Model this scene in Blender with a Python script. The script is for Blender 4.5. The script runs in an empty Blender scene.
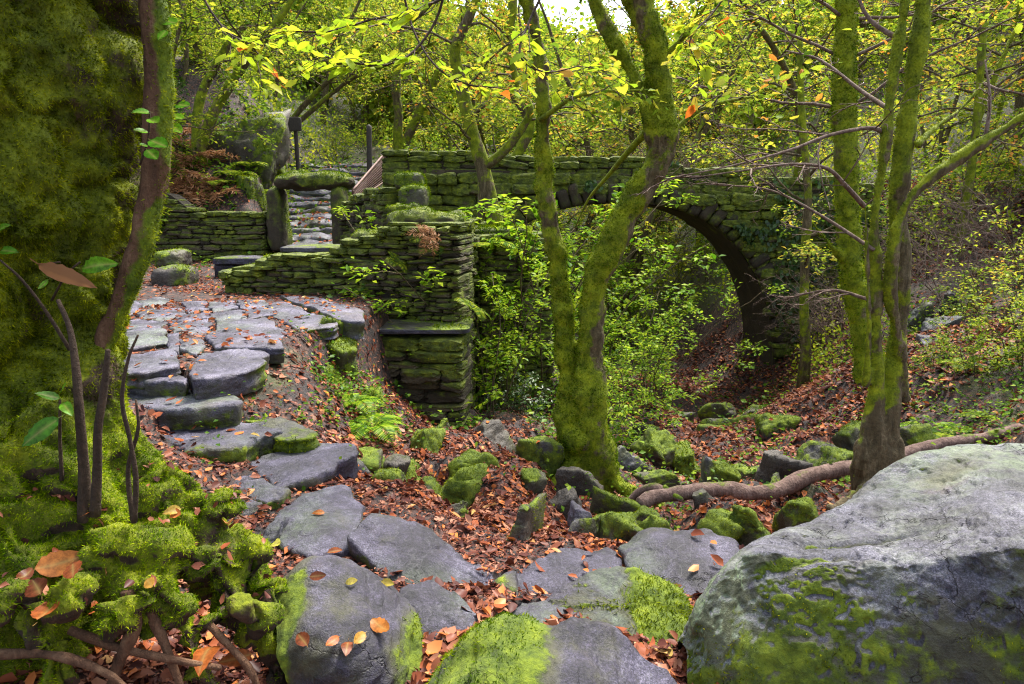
import bpy, bmesh, math, random
import numpy as np
from mathutils import Vector, Matrix

# ------------------------------------------------------------------ camera, world, sun, exposure
SC = bpy.context.scene
COL = SC.collection
CAMZ = 1.5
HORIZON = 200.0
FPX = 1024 * 24.0 / 36.0
TH = math.atan((342 - HORIZON) / FPX)
cam_d = bpy.data.cameras.new('camera')
cam_d.lens = 24.0
cam_d.sensor_width = 36.0
cam_d.clip_start = 0.05
cam_d.clip_end = 600
cam = bpy.data.objects.new('camera', cam_d)
COL.objects.link(cam)
cam.location = (0, 0, CAMZ)
cam.rotation_euler = (math.radians(90) - TH, 0, 0)
SC.camera = cam
cam_d.dof.use_dof = False

SUN_EL, SUN_AZ = math.radians(58), math.radians(30)      # azimuth from +Y towards +X
wd = bpy.data.worlds.new('World')
SC.world = wd
wd.use_nodes = True
nt = wd.node_tree
sky = nt.nodes.new('ShaderNodeTexSky')
sky.sky_type = 'NISHITA'
sky.sun_disc = False
sky.sun_elevation = SUN_EL
sky.sun_rotation = SUN_AZ
sky.air_density = 1.0
sky.dust_density = 4.0
sky.ozone_density = 1.0
bg = nt.nodes['Background']
bg.inputs['Strength'].default_value = 0.095
hs = nt.nodes.new('ShaderNodeHueSaturation')          # a clouded sky: the same brightness, less blue
hs.inputs['Saturation'].default_value = 0.6
nt.links.new(sky.outputs[0], hs.inputs['Color'])
nt.links.new(hs.outputs[0], bg.inputs['Color'])
sl = bpy.data.lights.new('sun', 'SUN')
sl.energy = 1.5
sl.angle = math.radians(14)
sl.color = (1.0, 0.95, 0.86)
sun = bpy.data.objects.new('sun', sl)
COL.objects.link(sun)
sd = Vector((math.sin(SUN_AZ) * math.cos(SUN_EL), math.cos(SUN_AZ) * math.cos(SUN_EL), math.sin(SUN_EL)))
sun.rotation_euler = (-sd).to_track_quat('-Z', 'Y').to_euler()
sun.location = (0, 0, 30)
SC.view_settings.view_transform = 'Standard'
SC.view_settings.look = 'None'
SC.view_settings.exposure = 2.55
SC.view_settings.gamma = 1.0
SC.view_settings.use_curve_mapping = False
SC.render.engine = 'CYCLES'
SC.cycles.use_denoising = True
SC.cycles.denoising_prefilter = 'NONE'
SC.cycles.pixel_filter_type = 'BLACKMAN_HARRIS'
SC.cycles.filter_width = 1.15
SC.cycles.max_bounces = 7
SC.cycles.diffuse_bounces = 4
SC.cycles.transmission_bounces = 4
SC.cycles.glossy_bounces = 2

# ------------------------------------------------------------------ pixel helpers: where a thing of the photo stands
ST, CT = math.sin(TH), math.cos(TH)
CAM = np.array([0, 0, CAMZ])


def ray(u, v):
    a = (u - 512.0) / FPX
    b = -(v - 342.0) / FPX
    return np.array([a, CT + b * ST, -ST + b * CT])


def W(u, v, Y):
    r = ray(u, v)
    return CAM + r * (Y / r[1])


def WP(u, v, z0, gx=0.0, gy=0.0, o=(0, 0)):
    """point where the pixel's ray meets the plane z = z0 + gx*(x-ox) + gy*(y-oy)"""
    r = ray(u, v)
    t = (z0 - gx * o[0] - gy * o[1] - CAMZ) / (r[2] - gx * r[0] - gy * r[1])
    return CAM + r * t


def MPP(Y, v=342):
    """metres per pixel at distance Y"""
    return (Y / ray(512, v)[1]) / FPX


# ------------------------------------------------------------------ noise
def _h(i, j, k, s):
    with np.errstate(over='ignore'):
        n = (i.astype(np.uint32) * np.uint32(374761393) + j.astype(np.uint32) * np.uint32(668265263)
             + k.astype(np.uint32) * np.uint32(2246822519) + np.uint32(s * 3266489917 & 0xffffffff))
        n = (n ^ (n >> np.uint32(13))) * np.uint32(1274126177)
        n = n ^ (n >> np.uint32(16))
        n = n * np.uint32(2654435769)
        n = n ^ (n >> np.uint32(15))
    return n.astype(np.float64) / 2147483648.0 - 1.0


def vn(p, s=0):
    p = np.asarray(p, float) + 500.0
    ip = np.floor(p).astype(np.int64)
    f = p - ip
    f = f * f * f * (f * (f * 6 - 15) + 10)
    i, j, k = ip[:, 0], ip[:, 1], ip[:, 2]
    fx, fy, fz = f[:, 0], f[:, 1], f[:, 2]
    r = 0
    for a in (0, 1):
        wx = fx if a else 1 - fx
        for b in (0, 1):
            wy = fy if b else 1 - fy
            for c in (0, 1):
                wz = fz if c else 1 - fz
                r = r + wx * wy * wz * _h(i + a, j + b, k + c, s)
    return r


def fbm(p, octv=4, s=0, gain=0.5, lac=2.03):
    p = np.asarray(p, float)
    r, a, n = 0, 1.0, 0
    for o in range(octv):
        r = r + a * vn(p * lac ** o + 17.3 * o, s + o)
        n += a
        a *= gain
    return r / n


def sm(x, a, b):
    t = np.clip((x - a) / (b - a + 1e-12), 0, 1)
    return t * t * (3 - 2 * t)


def nrm(v):
    v = np.asarray(v, float)
    return v / (np.linalg.norm(v, axis=-1, keepdims=True) + 1e-12)


# ------------------------------------------------------------------ meshes
class Buf:
    def __init__(s):
        s.V, s.F, s.A, s.n = [], {3: [], 4: []}, {}, 0

    def add(s, V, F, **attr):
        V = np.asarray(V, float).reshape(-1, 3)
        for f in (F if isinstance(F, (list, tuple)) else [F]):
            f = np.asarray(f, np.int64)
            if f.size:
                s.F[f.shape[1]].append(f + s.n)
        for k in set(s.A) | set(attr):
            if k not in s.A:
                s.A[k] = [np.zeros(s.n)]
            a = attr.get(k, 0.0)
            s.A[k].append(np.full(len(V), a) if np.isscalar(a) else np.asarray(a, float))
        s.V.append(V)
        s.n += len(V)

    def get(s):
        V = np.concatenate(s.V) if s.V else np.zeros((0, 3))
        F = [np.concatenate(s.F[k]) for k in (3, 4) if s.F[k]]
        return V, F, {k: np.concatenate(a) for k, a in s.A.items()}


def mesh(name, V, F, attrs=None, mat=None, smooth=True, mats=None, fmat=None):
    me = bpy.data.meshes.new(name)
    V = np.asarray(V, np.float32)
    F = [np.asarray(f, np.int32) for f in F if len(f)]
    me.vertices.add(len(V))
    me.vertices.foreach_set('co', V.ravel())
    nl = sum(f.size for f in F)
    me.loops.add(nl)
    me.loops.foreach_set('vertex_index', np.concatenate([f.ravel() for f in F]))
    tot = np.concatenate([np.full(len(f), f.shape[1], np.int32) for f in F])
    st = np.concatenate([[0], np.cumsum(tot)[:-1]]).astype(np.int32)
    me.polygons.add(len(tot))
    me.polygons.foreach_set('loop_start', st)
    me.polygons.foreach_set('loop_total', tot)
    me.polygons.foreach_set('use_smooth', np.full(len(tot), smooth, bool))
    for k, a in (attrs or {}).items():
        at = me.attributes.new(k, 'FLOAT', 'POINT')
        at.data.foreach_set('value', np.asarray(a, np.float32))
    if mat:
        me.materials.append(mat)
    me.update(calc_edges=True)
    return me


def tag(o, label=None, cat=None, group=None, kind=None):
    if label:
        o['label'] = label
    if cat:
        o['category'] = cat
    if group:
        o['group'] = group
    if kind or cat:
        o['kind'] = kind or 'thing'
    return o


def thing(name, loc, label, cat, group=None):
    o = bpy.data.objects.new(name, None)
    o.empty_display_size = 0.1
    o.location = loc
    COL.objects.link(o)
    return tag(o, label, cat, group)


def wloc(o):
    l = Vector(o.location)
    while o.parent:
        o = o.parent
        l = l + Vector(o.location)
    return np.array(l)


def put(name, buf, mat, parent=None, loc=None, smooth=True):
    """one mesh object; buf holds world coordinates"""
    V, F, A = buf.get() if isinstance(buf, Buf) else buf
    if loc is None:
        if parent is not None:
            loc = wloc(parent)
        else:
            loc = np.array([V[:, 0].mean(), V[:, 1].mean(), V[:, 2].min()])
    me = mesh(name, V - np.asarray(loc), F, A, mat, smooth)
    o = bpy.data.objects.new(name, me)
    if parent is None:
        o.location = loc
    else:
        o.parent = parent
        o.location = np.asarray(loc) - wloc(parent)
    COL.objects.link(o)
    return o


def copy_tree(o, parent=None):
    c = o.copy()
    COL.objects.link(c)
    c.parent = parent
    for ch in list(o.children):
        copy_tree(ch, c)
    return c


def vnormals(V, F):
    N = np.zeros_like(V)
    for f in F:
        a, b, c = V[f[:, 0]], V[f[:, 1]], V[f[:, 2]]
        n = np.cross(b - a, c - a)
        if f.shape[1] == 4:
            n = n + np.cross(c - a, V[f[:, 3]] - a)
        for k in range(f.shape[1]):
            np.add.at(N, f[:, k], n)
    return nrm(N)


def cr(P, n, closed=False):
    """Catmull-Rom resample along axis 0 to n points"""
    P = np.asarray(P, float)
    m = len(P)
    if closed:
        Q = np.concatenate([P[-1:], P, P[:2]])
        t = np.linspace(0, m, n, endpoint=False)
    else:
        Q = np.concatenate([2 * P[:1] - P[1:2], P, 2 * P[-1:] - P[-2:-1]])
        t = np.linspace(0, m - 1, n)
    i = np.minimum(t.astype(int), (m if closed else m - 1) - 1)
    f = (t - i).reshape((-1,) + (1,) * (P.ndim - 1))
    a, b, c, d = Q[i], Q[i + 1], Q[i + 2], Q[i + 3]
    return 0.5 * (2 * b + (c - a) * f + (2 * a - 5 * b + 4 * c - d) * f ** 2 + (3 * b - a - 3 * c + d) * f ** 3)


def grid_faces(nr, nc, wrap=False, flip=False):
    r = np.arange(nr - 1)[:, None]
    c = np.arange(nc if wrap else nc - 1)[None, :]
    c2 = (c + 1) % nc
    f = np.stack([r * nc + c, r * nc + c2, (r + 1) * nc + c2, (r + 1) * nc + c], -1).reshape(-1, 4)
    return f[:, ::-1] if flip else f


def tube(P, R, n=8, caps=True, lump=0.0, freq=6.0, seed=0, oval=None):
    """swept tube, P (k,3), R (k,) -> V, [F]"""
    P = np.asarray(P, float)
    R = np.broadcast_to(np.asarray(R, float), (len(P),)).copy()
    T = nrm(np.gradient(P, axis=0))
    up = np.array([0.0, 0.0, 1.0]) if abs(T[0, 2]) < 0.9 else np.array([1.0, 0, 0])
    N = np.zeros_like(P)
    x = nrm(np.cross(up, T[0]))
    for i in range(len(P)):
        x = nrm(x - T[i] * np.dot(x, T[i]))
        N[i] = x
    B = np.cross(T, N)
    a = np.linspace(0, 2 * np.pi, n, endpoint=False)
    D = N[:, None] * np.cos(a)[None, :, None] + B[:, None] * np.sin(a)[None, :, None]
    V = P[:, None] + D * R[:, None, None]
    V = V.reshape(-1, 3)
    if lump:
        d = fbm(V * freq, 4, seed)
        V = V + D.reshape(-1, 3) * (d * lump * np.repeat(R, n))[:, None]
    F = [grid_faces(len(P), n, True)]
    if caps:
        k = len(V)
        V = np.concatenate([V, P[:1] - T[:1] * R[0] * .3, P[-1:] + T[-1:] * R[-1] * .6])
        j = np.arange(n)
        j2 = (j + 1) % n
        o = (len(P) - 1) * n
        F.append(np.stack([j2, j, np.full(n, k)], 1))
        F.append(np.stack([o + j, o + j2, np.full(n, k + 1)], 1))
    return V, F


def pline(pts, step=0.05):
    """[(u,v,Y,radius px)] -> world points and radii, resampled"""
    P = np.array([W(u, v, Y) for u, v, Y, r in pts])
    R = np.array([r * MPP(Y, v) for u, v, Y, r in pts])
    L = np.linalg.norm(np.diff(P, axis=0), axis=1).sum()
    n = max(6, int(L / step))
    Q = cr(np.c_[P, R], n)
    return Q[:, :3], np.maximum(Q[:, 3], 0.001)


def sample(V, F, n, w=None, rng=None):
    """n points on the surface, weight per vertex -> points, normals"""
    T = []
    for f in F:
        T.append(f[:, :3])
        if f.shape[1] == 4:
            T.append(f[:, [0, 2, 3]])
    T = np.concatenate(T)
    a, b, c = V[T[:, 0]], V[T[:, 1]], V[T[:, 2]]
    ar = np.linalg.norm(np.cross(b - a, c - a), axis=1)
    if w is not None:
        ar = ar * np.clip(w[T].mean(1), 0, None)
    s = ar.sum()
    if s <= 0 or n <= 0:
        return np.zeros((0, 3)), np.zeros((0, 3)), 0
    i = np.searchsorted(np.cumsum(ar) / s, rng.random_sample(n))
    i = np.minimum(i, len(T) - 1)
    r1, r2 = np.sqrt(rng.random_sample(n)), rng.random_sample(n)
    p = a[i] * (1 - r1)[:, None] + b[i] * (r1 * (1 - r2))[:, None] + c[i] * (r1 * r2)[:, None]
    N = vnormals(V, F)
    nn = nrm(N[T[i, 0]] * (1 - r1)[:, None] + N[T[i, 1]] * (r1 * (1 - r2))[:, None] + N[T[i, 2]] * (r1 * r2)[:, None])
    return p, nn, s / 2


def fuzz(p, n, length, width, droop, rng, spread=0.7):
    """little moss shoots"""
    k = len(p)
    L = length * (0.5 + rng.random_sample(k))
    d = nrm(n + rng.normal(0, spread, (k, 3)) + np.array([0, 0, -droop]))
    s = nrm(np.cross(d, rng.normal(0, 1, (k, 3)))) * (width * (0.6 + 0.8 * rng.random_sample(k)))[:, None] * .5
    b = p - n * 0.003
    V = np.stack([b - s, b + s, b + d * L[:, None]], 1).reshape(-1, 3)
    F = np.arange(3 * k).reshape(-1, 3)
    rnd = np.repeat(rng.random_sample(k), 3)
    tip = np.tile([0, 0, 1.0], k)
    return V, F, rnd, tip


def moss_on(parent, V, F, w, density, length, width, droop=0.2, seed=0, mat=None, spread=0.7, cap=160000):
    rng = np.random.RandomState(seed)
    _, _, area = sample(V, F, 1, w, rng)
    n = int(min(cap, density * area))
    if n < 20:
        return None
    p, nn, _ = sample(V, F, n, w, rng)
    v, f, rnd, tip = fuzz(p, nn, length, width, droop, rng, spread)
    b = Buf()
    b.add(v, f, rnd=rnd, tip=tip)
    return put('moss', b, mat or M['moss_fuzz'], parent)


def leaf_fine(p, axis, nor, size, rng, wid=0.3, curl=0.3, n=13):
    """one large leaf: pointed oval with a midrib fold, wavy edge and short stalk"""
    a = nrm(np.asarray(axis, float))
    s = nrm(np.cross(nor, a))
    m = np.cross(a, s)
    t = np.linspace(0, 1, n)
    w = np.sin(np.pi * t ** .85) ** .75 * (1 - .25 * t) * wid
    c, fo, tw = rng.normal(0, curl), abs(rng.normal(.10, .10)), rng.normal(0, .25)
    V = []
    for col in (-1, -.5, 0, .5, 1):
        z = c * (t - .45) ** 2 * 1.6 + fo * abs(col) * w * 1.6 + tw * t * col * w + .022 * np.sin(t * 34 + col * 2) * abs(col) - .012 * (col == 0)
        e = w * (1 + .06 * np.sin(t * 40 + col)) if abs(col) == 1 else w
        V.append(p + (a * t[:, None] + s * (col * e)[:, None] + m * z[:, None]) * size)
    V = np.concatenate(V)
    F = [grid_faces(5, n)]
    k = len(V)
    st = np.array([p, p - a * size * .16 + s * size * .03]).reshape(2, 3)
    V = np.concatenate([V, st + s * size * .008, st - s * size * .008])
    F.append(np.array([[k, k + 1, k + 3, k + 2]]))
    vein = np.concatenate([np.repeat([.2, .55, 1.0, .55, .2], n), np.ones(4)])
    return V, F, np.full(len(V), rng.random_sample()), vein


def rhomb(p, axis, nor, size, rng, wid=0.32, fold=0.12):
    """simple four-corner leaves"""
    k = len(p)
    size = np.broadcast_to(size, (k,))[:, None]
    a = nrm(axis)
    s = nrm(np.cross(nor, a))
    n = np.cross(a, s)
    V = np.stack([p, p + a * size * .45 + s * size * wid + n * size * fold, p + a * size,
                  p + a * size * .45 - s * size * wid + n * size * fold], 1).reshape(-1, 3)
    i = np.arange(k)[:, None] * 4
    F = np.concatenate([i + np.array([0, 1, 2]), i + np.array([0, 2, 3])])
    return V, F, np.repeat(rng.random_sample(k), 4)


def leaves8(p, axis, nor, size, rng, wid=0.3, curl=0.25):
    """oval leaves with a folded, curled blade"""
    k = len(p)
    size = np.broadcast_to(size, (k,))
    a = nrm(axis)
    s = nrm(np.cross(nor, a))
    n = np.cross(a, s)
    c = rng.normal(0, curl, k)
    fo = rng.normal(0.06, 0.13, k)
    tpl = [(0, 0), (.33, 0), (.7, 0), (1, 0), (.28, 1), (.68, .8), (.28, -1), (.68, -.8)]
    cols = []
    wid = wid * rng.uniform(.6, 1.3, k)
    for x, y in tpl:
        z = c * ((x - .4) ** 2) + fo * abs(y) + (rng.normal(0, .03, k))
        cols.append(p + a * (x * size)[:, None] + s * (y * wid * size)[:, None] + n * (z * size)[:, None])
    V = np.stack(cols, 1).reshape(-1, 3)
    i = np.arange(k)[:, None] * 8
    T = [(0, 1, 4), (1, 2, 5), (1, 5, 4), (2, 3, 5), (0, 6, 1), (1, 6, 7), (1, 7, 2), (2, 7, 3)]
    F = np.concatenate([i + np.array(t) for t in T])
    return V, F, np.repeat(rng.random_sample(k), 8)


# ------------------------------------------------------------------ materials
M = {}


def mat(name):
    m = bpy.data.materials.new(name)
    m.use_nodes = True
    t = m.node_tree
    b = t.nodes['Principled BSDF']
    M[name] = m
    return m, t, b


def nd(t, typ, **kw):
    n = t.nodes.new(typ)
    for k, v in kw.items():
        if k in n.inputs.keys():
            n.inputs[k].default_value = v
        else:
            setattr(n, k, v)
    return n


def ramp(t, src, stops, interp='LINEAR'):
    r = t.nodes.new('ShaderNodeValToRGB')
    r.color_ramp.interpolation = interp
    e = r.color_ramp.elements
    while len(e) < len(stops):
        e.new(0.5)
    for q, (pos, c) in zip(e, stops):
        q.position = pos
        q.color = (*c, 1) if len(c) == 3 else c
    t.links.new(src, r.inputs[0])
    return r.outputs[0]


def noise(t, co, scale, detail=6, rough=0.55, dist=0.0):
    n = nd(t, 'ShaderNodeTexNoise', Scale=scale, Detail=detail, Roughness=rough, Distortion=dist)
    if co is not None:
        t.links.new(co, n.inputs['Vector'])
    return n.outputs[0]


def mixc(t, f, a, b):
    m = t.nodes.new('ShaderNodeMix')
    m.data_type = 'RGBA'
    for sock, v in ((m.inputs[0], f), (m.inputs[6], a), (m.inputs[7], b)):
        if isinstance(v, (int, float)):
            sock.default_value = v
        elif isinstance(v, tuple):
            sock.default_value = (*v, 1)
        else:
            t.links.new(v, sock)
    return m.outputs[2]


def math_(t, op, a, b=0.0, clamp=False):
    m = nd(t, 'ShaderNodeMath', operation=op, use_clamp=clamp)
    for i, v in enumerate((a, b)):
        if isinstance(v, (int, float)):
            m.inputs[i].default_value = v
        else:
            t.links.new(v, m.inputs[i])
    return m.outputs[0]


def attr(t, name):
    return nd(t, 'ShaderNodeAttribute', attribute_name=name).outputs['Fac']


def coord(t, scale=None, rot=None):
    """world-metre coordinates that stay with the object"""
    c = nd(t, 'ShaderNodeTexCoord').outputs['Object']
    if scale:
        mp = nd(t, 'ShaderNodeMapping')
        mp.inputs['Scale'].default_value = scale
        if rot:
            mp.inputs['Rotation'].default_value = rot
        t.links.new(c, mp.inputs['Vector'])
        c = mp.outputs[0]
    return c


def bump(t, b, h, strength, dist):
    n = nd(t, 'ShaderNodeBump', Strength=strength, Distance=dist)
    t.links.new(h, n.inputs['Height'])
    t.links.new(n.outputs[0], b.inputs['Normal'])


MOSS_RAMP = [(0.28, (0.014, 0.026, 0.001)), (0.44, (0.056, 0.088, 0.003)), (0.58, (0.125, 0.170, 0.005)), (0.75, (0.24, 0.275, 0.010))]


def moss_mask(t, co, name='moss', lo=0.42, hi=0.58, scale=7):
    n = noise(t, co, scale, 8, 0.65)
    a = math_(t, 'ADD', attr(t, name), math_(t, 'MULTIPLY', math_(t, 'SUBTRACT', n, 0.5), 1.1))
    r = nd(t, 'ShaderNodeMapRange', interpolation_type='SMOOTHSTEP')
    r.inputs[1].default_value = lo
    r.inputs[2].default_value = hi
    t.links.new(a, r.inputs[0])
    return r.outputs[0]


def rock_mat(name, base, streak_rot=(0.3, 0.5, 0.4), lichen=0.0, rough=0.6, moss_ramp=None, relief=.6):
    m, t, b = mat(name)
    co = coord(t)
    co2 = coord(t, (5, 5, 17), streak_rot)
    n1 = noise(t, co, 3.2, 8, .62)
    n2 = noise(t, co2, 1.6, 8, .7, .8)
    n3 = noise(t, co, 60, 5, .7)
    s = math_(t, 'ADD', math_(t, 'MULTIPLY', n1, .5), math_(t, 'ADD', math_(t, 'MULTIPLY', n2, .35), math_(t, 'MULTIPLY', n3, .15)))
    c = ramp(t, s, [(p, k) for p, k in base])
    sp = nd(t, 'ShaderNodeMix', data_type='RGBA', blend_type='MULTIPLY')
    sp.inputs[0].default_value = 1
    t.links.new(c, sp.inputs[6])
    t.links.new(ramp(t, noise(t, co, 170, 4, .8), [(.40, (.35, .35, .37)), (.5, (.95, .95, .95)), (.60, (2.0, 1.95, 1.9))]), sp.inputs[7])
    c = sp.outputs[2]
    # iron stains and pale lichen
    st = ramp(t, noise(t, co, 2.1, 6, .6, .5), [(.55, (0, 0, 0)), (.72, (1, 1, 1))])
    c = mixc(t, math_(t, 'MULTIPLY', st, .35), c, (0.16, 0.105, 0.055))
    # pale quartz veins
    w = nd(t, 'ShaderNodeTexWave', Scale=1.3, Distortion=9.0, Detail=5.0)
    w.inputs['Detail Scale'].default_value = 1.6
    t.links.new(co2, w.inputs['Vector'])
    vein = ramp(t, w.outputs['Fac'], [(.965, (0, 0, 0)), (.995, (1, 1, 1))])
    c = mixc(t, math_(t, 'MULTIPLY', vein, .07), c, (0.42, 0.42, 0.44))
    if lichen:
        lm = ramp(t, noise(t, co, 5.5, 9, .72), [(.5, (0, 0, 0)), (.62, (1, 1, 1))])
        c = mixc(t, math_(t, 'MULTIPLY', lm, lichen), c, (0.30, 0.34, 0.24))
    la = math_(t, 'MULTIPLY', attr(t, 'lichen'), ramp(t, noise(t, co, 9, 9, .72), [(.36, (0, 0, 0)), (.56, (1, 1, 1))]))
    lc = ramp(t, noise(t, co, 70, 4, .7), [(.35, (.055, .085, .035)), (.65, (.20, .27, .13))])
    c = mixc(t, la, c, lc)
    film = moss_mask(t, co, lo=.20, hi=.46, scale=4.5)
    fc = ramp(t, noise(t, co, 11, 7, .7), [(.3, (.018, .017, .007)), (.5, (.050, .050, .018)), (.7, (.105, .105, .045))])
    c = mixc(t, math_(t, 'MULTIPLY', film, .82), c, fc)
    mm = moss_mask(t, co)
    mc = ramp(t, math_(t, 'ADD', math_(t, 'MULTIPLY', noise(t, co, 14, 6, .65), .75), math_(t, 'MULTIPLY', noise(t, co, 110, 3, .6), .25)), moss_ramp or MOSS_RAMP)
    c = mixc(t, mm, c, mc)
    t.links.new(c, b.inputs['Base Color'])
    rr = math_(t, 'ADD', rough - .1, math_(t, 'MULTIPLY', n1, .2))
    t.links.new(mixc(t, mm, rr, (0.95, 0.95, 0.95)), b.inputs['Roughness'])
    b.inputs['Specular IOR Level'].default_value = .5
    h = math_(t, 'ADD', math_(t, 'MULTIPLY', n2, .5), math_(t, 'MULTIPLY', mm, .5))
    g1 = noise(t, co, 38, 8, .75)
    vc = nd(t, 'ShaderNodeTexVoronoi', Scale=5.0, feature='DISTANCE_TO_EDGE')
    wv = nd(t, 'ShaderNodeVectorMath', operation='MULTIPLY_ADD')
    wn = nd(t, 'ShaderNodeTexNoise', Scale=6.0, Detail=5.0)
    t.links.new(co, wn.inputs['Vector'])
    t.links.new(wn.outputs['Color'], wv.inputs[0])
    wv.inputs[1].default_value = (.35, .35, .35)
    t.links.new(co, wv.inputs[2])
    t.links.new(wv.outputs[0], vc.inputs['Vector'])
    crack = ramp(t, vc.outputs['Distance'], [(0, (0, 0, 0)), (.016, (1, 1, 1))])
    crk = math_(t, 'MAXIMUM', crack, ramp(t, noise(t, co, 2.3, 4, .6), [(.36, (0, 0, 0)), (.46, (1, 1, 1))]))
    b1 = nd(t, 'ShaderNodeBump', Strength=relief, Distance=.03)
    t.links.new(h, b1.inputs['Height'])
    b2 = nd(t, 'ShaderNodeBump', Strength=.9, Distance=.013)
    t.links.new(math_(t, 'ADD', g1, math_(t, 'MULTIPLY', crk, 1.2)), b2.inputs['Height'])
    t.links.new(b1.outputs[0], b2.inputs['Normal'])
    t.links.new(b2.outputs[0], b.inputs['Normal'])
    dk = nd(t, 'ShaderNodeMix', data_type='RGBA', blend_type='MULTIPLY')
    dk.inputs[0].default_value = 1
    t.links.new(c, dk.inputs[6])
    t.links.new(ramp(t, crk, [(0, (.5, .48, .45)), (1, (1, 1, 1))]), dk.inputs[7])
    t.links.new(dk.outputs[2], b.inputs['Base Color'])
    return m


SLATE = [(.39, (0.004, 0.004, 0.007)), (.46, (0.018, 0.0155, 0.027)), (.53, (0.046, 0.041, 0.068)), (.62, (0.115, 0.107, 0.150))]
PALE = [(.39, (0.007, 0.007, 0.010)), (.46, (0.026, 0.025, 0.035)), (.53, (0.064, 0.062, 0.086)), (.62, (0.145, 0.142, 0.178))]
DARK = [(.28, (0.010, 0.007, 0.004)), (.45, (0.030, 0.023, 0.016)), (.6, (0.062, 0.050, 0.036)), (.78, (0.13, 0.115, 0.09))]
rock_mat('slate', SLATE)
rock_mat('pale_rock', PALE, (0.1, 0.35, 0.2), lichen=.25, relief=.4)
rock_mat('dark_rock', DARK, (0.2, 0.1, 0.7), rough=.6)
rock_mat('paving', [(p, tuple(x * 1.12 for x in c)) for p, c in SLATE], (0, 0, .5), rough=.52)


def wall_mat(name):
    m, t, b = mat(name)
    co = coord(t)
    n1 = noise(t, co, 5, 7, .6)
    n3 = noise(t, co, 45, 5, .7)
    s = math_(t, 'ADD', math_(t, 'MULTIPLY', n1, .35), math_(t, 'ADD', math_(t, 'MULTIPLY', attr(t, 'rnd'), .4), math_(t, 'MULTIPLY', n3, .25)))
    c = ramp(t, s, [(.2, (.010, .007, .003)), (.45, (.034, .024, .011)), (.62, (.075, .055, .027)), (.85, (.15, .12, .07))])
    mm = moss_mask(t, co, scale=4, lo=.38, hi=.62)
    mc = ramp(t, math_(t, 'ADD', math_(t, 'MULTIPLY', noise(t, co, 9, 6, .65), .75), math_(t, 'MULTIPLY', noise(t, co, 80, 3, .6), .25)), [(0.28, (0.010, 0.014, 0.001)), (0.44, (0.044, 0.060, 0.002)), (0.56, (0.110, 0.138, 0.004)), (0.72, (0.23, 0.25, 0.010))])
    c = mixc(t, mm, c, mc)
    t.links.new(c, b.inputs['Base Color'])
    b.inputs['Roughness'].default_value = .85
    bump(t, b, math_(t, 'ADD', n3, math_(t, 'MULTIPLY', n1, .6)), .6, .03)


wall_mat('wall_stone')


def bark_mat(name, barkc, mossc=None, rough=.9, scale=1.0):
    m, t, b = mat(name)
    co = coord(t)
    co2 = coord(t, (9 * scale, 9 * scale, 2.0 * scale))
    n1 = noise(t, co2, 2.2, 8, .65, .6)
    n2 = noise(t, co, 55 * scale, 5, .65)
    s = math_(t, 'ADD', math_(t, 'MULTIPLY', n1, .7), math_(t, 'MULTIPLY', n2, .3))
    c = ramp(t, s, barkc)
    mm = moss_mask(t, co, scale=6 * scale)
    mc = ramp(t, math_(t, 'ADD', math_(t, 'MULTIPLY', noise(t, co, 9 * scale, 6, .65), .7), math_(t, 'MULTIPLY', noise(t, co, 90 * scale, 3, .6), .3)), mossc or MOSS_RAMP)
    c = mixc(t, mm, c, mc)
    t.links.new(c, b.inputs['Base Color'])
    b.inputs['Roughness'].default_value = rough
    b.inputs['Specular IOR Level'].default_value = .3
    bump(t, b, math_(t, 'ADD', n1, math_(t, 'MULTIPLY', n2, .5)), .7, .03)


TRUNK_MOSS = [(0.28, (0.026, 0.036, 0.001)), (0.44, (0.095, 0.125, 0.003)), (0.58, (0.21, 0.25, 0.006)), (0.75, (0.37, 0.39, 0.012))]
BARK = [(.3, (.022, .016, .007)), (.5, (.085, .064, .030)), (.66, (.20, .155, .085)), (.82, (.34, .28, .19))]
DBARK = [(.3, (.014, .010, .007)), (.5, (.045, .028, .017)), (.68, (.10, .062, .036)), (.85, (.17, .12, .08))]
GBARK = [(.3, (.045, .028, .020)), (.5, (.13, .085, .062)), (.7, (.26, .20, .165))]
bark_mat('bark', BARK, TRUNK_MOSS)
bark_mat('dark_bark', DBARK, [(0.28, (0.014, 0.020, 0.001)), (0.44, (0.06, 0.078, 0.002)), (0.58, (0.14, 0.165, 0.004)), (0.75, (0.27, 0.28, 0.010))])
bark_mat('twig_grey', GBARK)
bark_mat('root_wood', [(.3, (.03, .015, .008)), (.5, (.10, .05, .026)), (.68, (.19, .11, .06)), (.85, (.30, .2, .13))])
bark_mat('log_wood', [(.3, (.05, .03, .024)), (.5, (.15, .095, .075)), (.68, (.27, .185, .15)), (.85, (.38, .29, .24))])


def fuzz_mat(name, stops, tipgain=1.35):
    m, t, b = mat(name)
    co = coord(t)
    n = noise(t, co, 9, 7, .7)
    n = math_(t, 'ADD', .5, math_(t, 'MULTIPLY', math_(t, 'SUBTRACT', n, .5), 2.1))
    f = math_(t, 'ADD', math_(t, 'MULTIPLY', n, .65), math_(t, 'MULTIPLY', attr(t, 'rnd'), .35))
    c = ramp(t, f, stops)
    d = nd(t, 'ShaderNodeBsdfDiffuse')
    tr = nd(t, 'ShaderNodeBsdfTranslucent')
    mx = nd(t, 'ShaderNodeMixShader')
    mx.inputs[0].default_value = .35
    t.links.new(c, d.inputs[0])
    t.links.new(c, tr.inputs[0])
    t.links.new(d.outputs[0], mx.inputs[1])
    t.links.new(tr.outputs[0], mx.inputs[2])
    t.links.new(mx.outputs[0], t.nodes['Material Output'].inputs[0])


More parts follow.
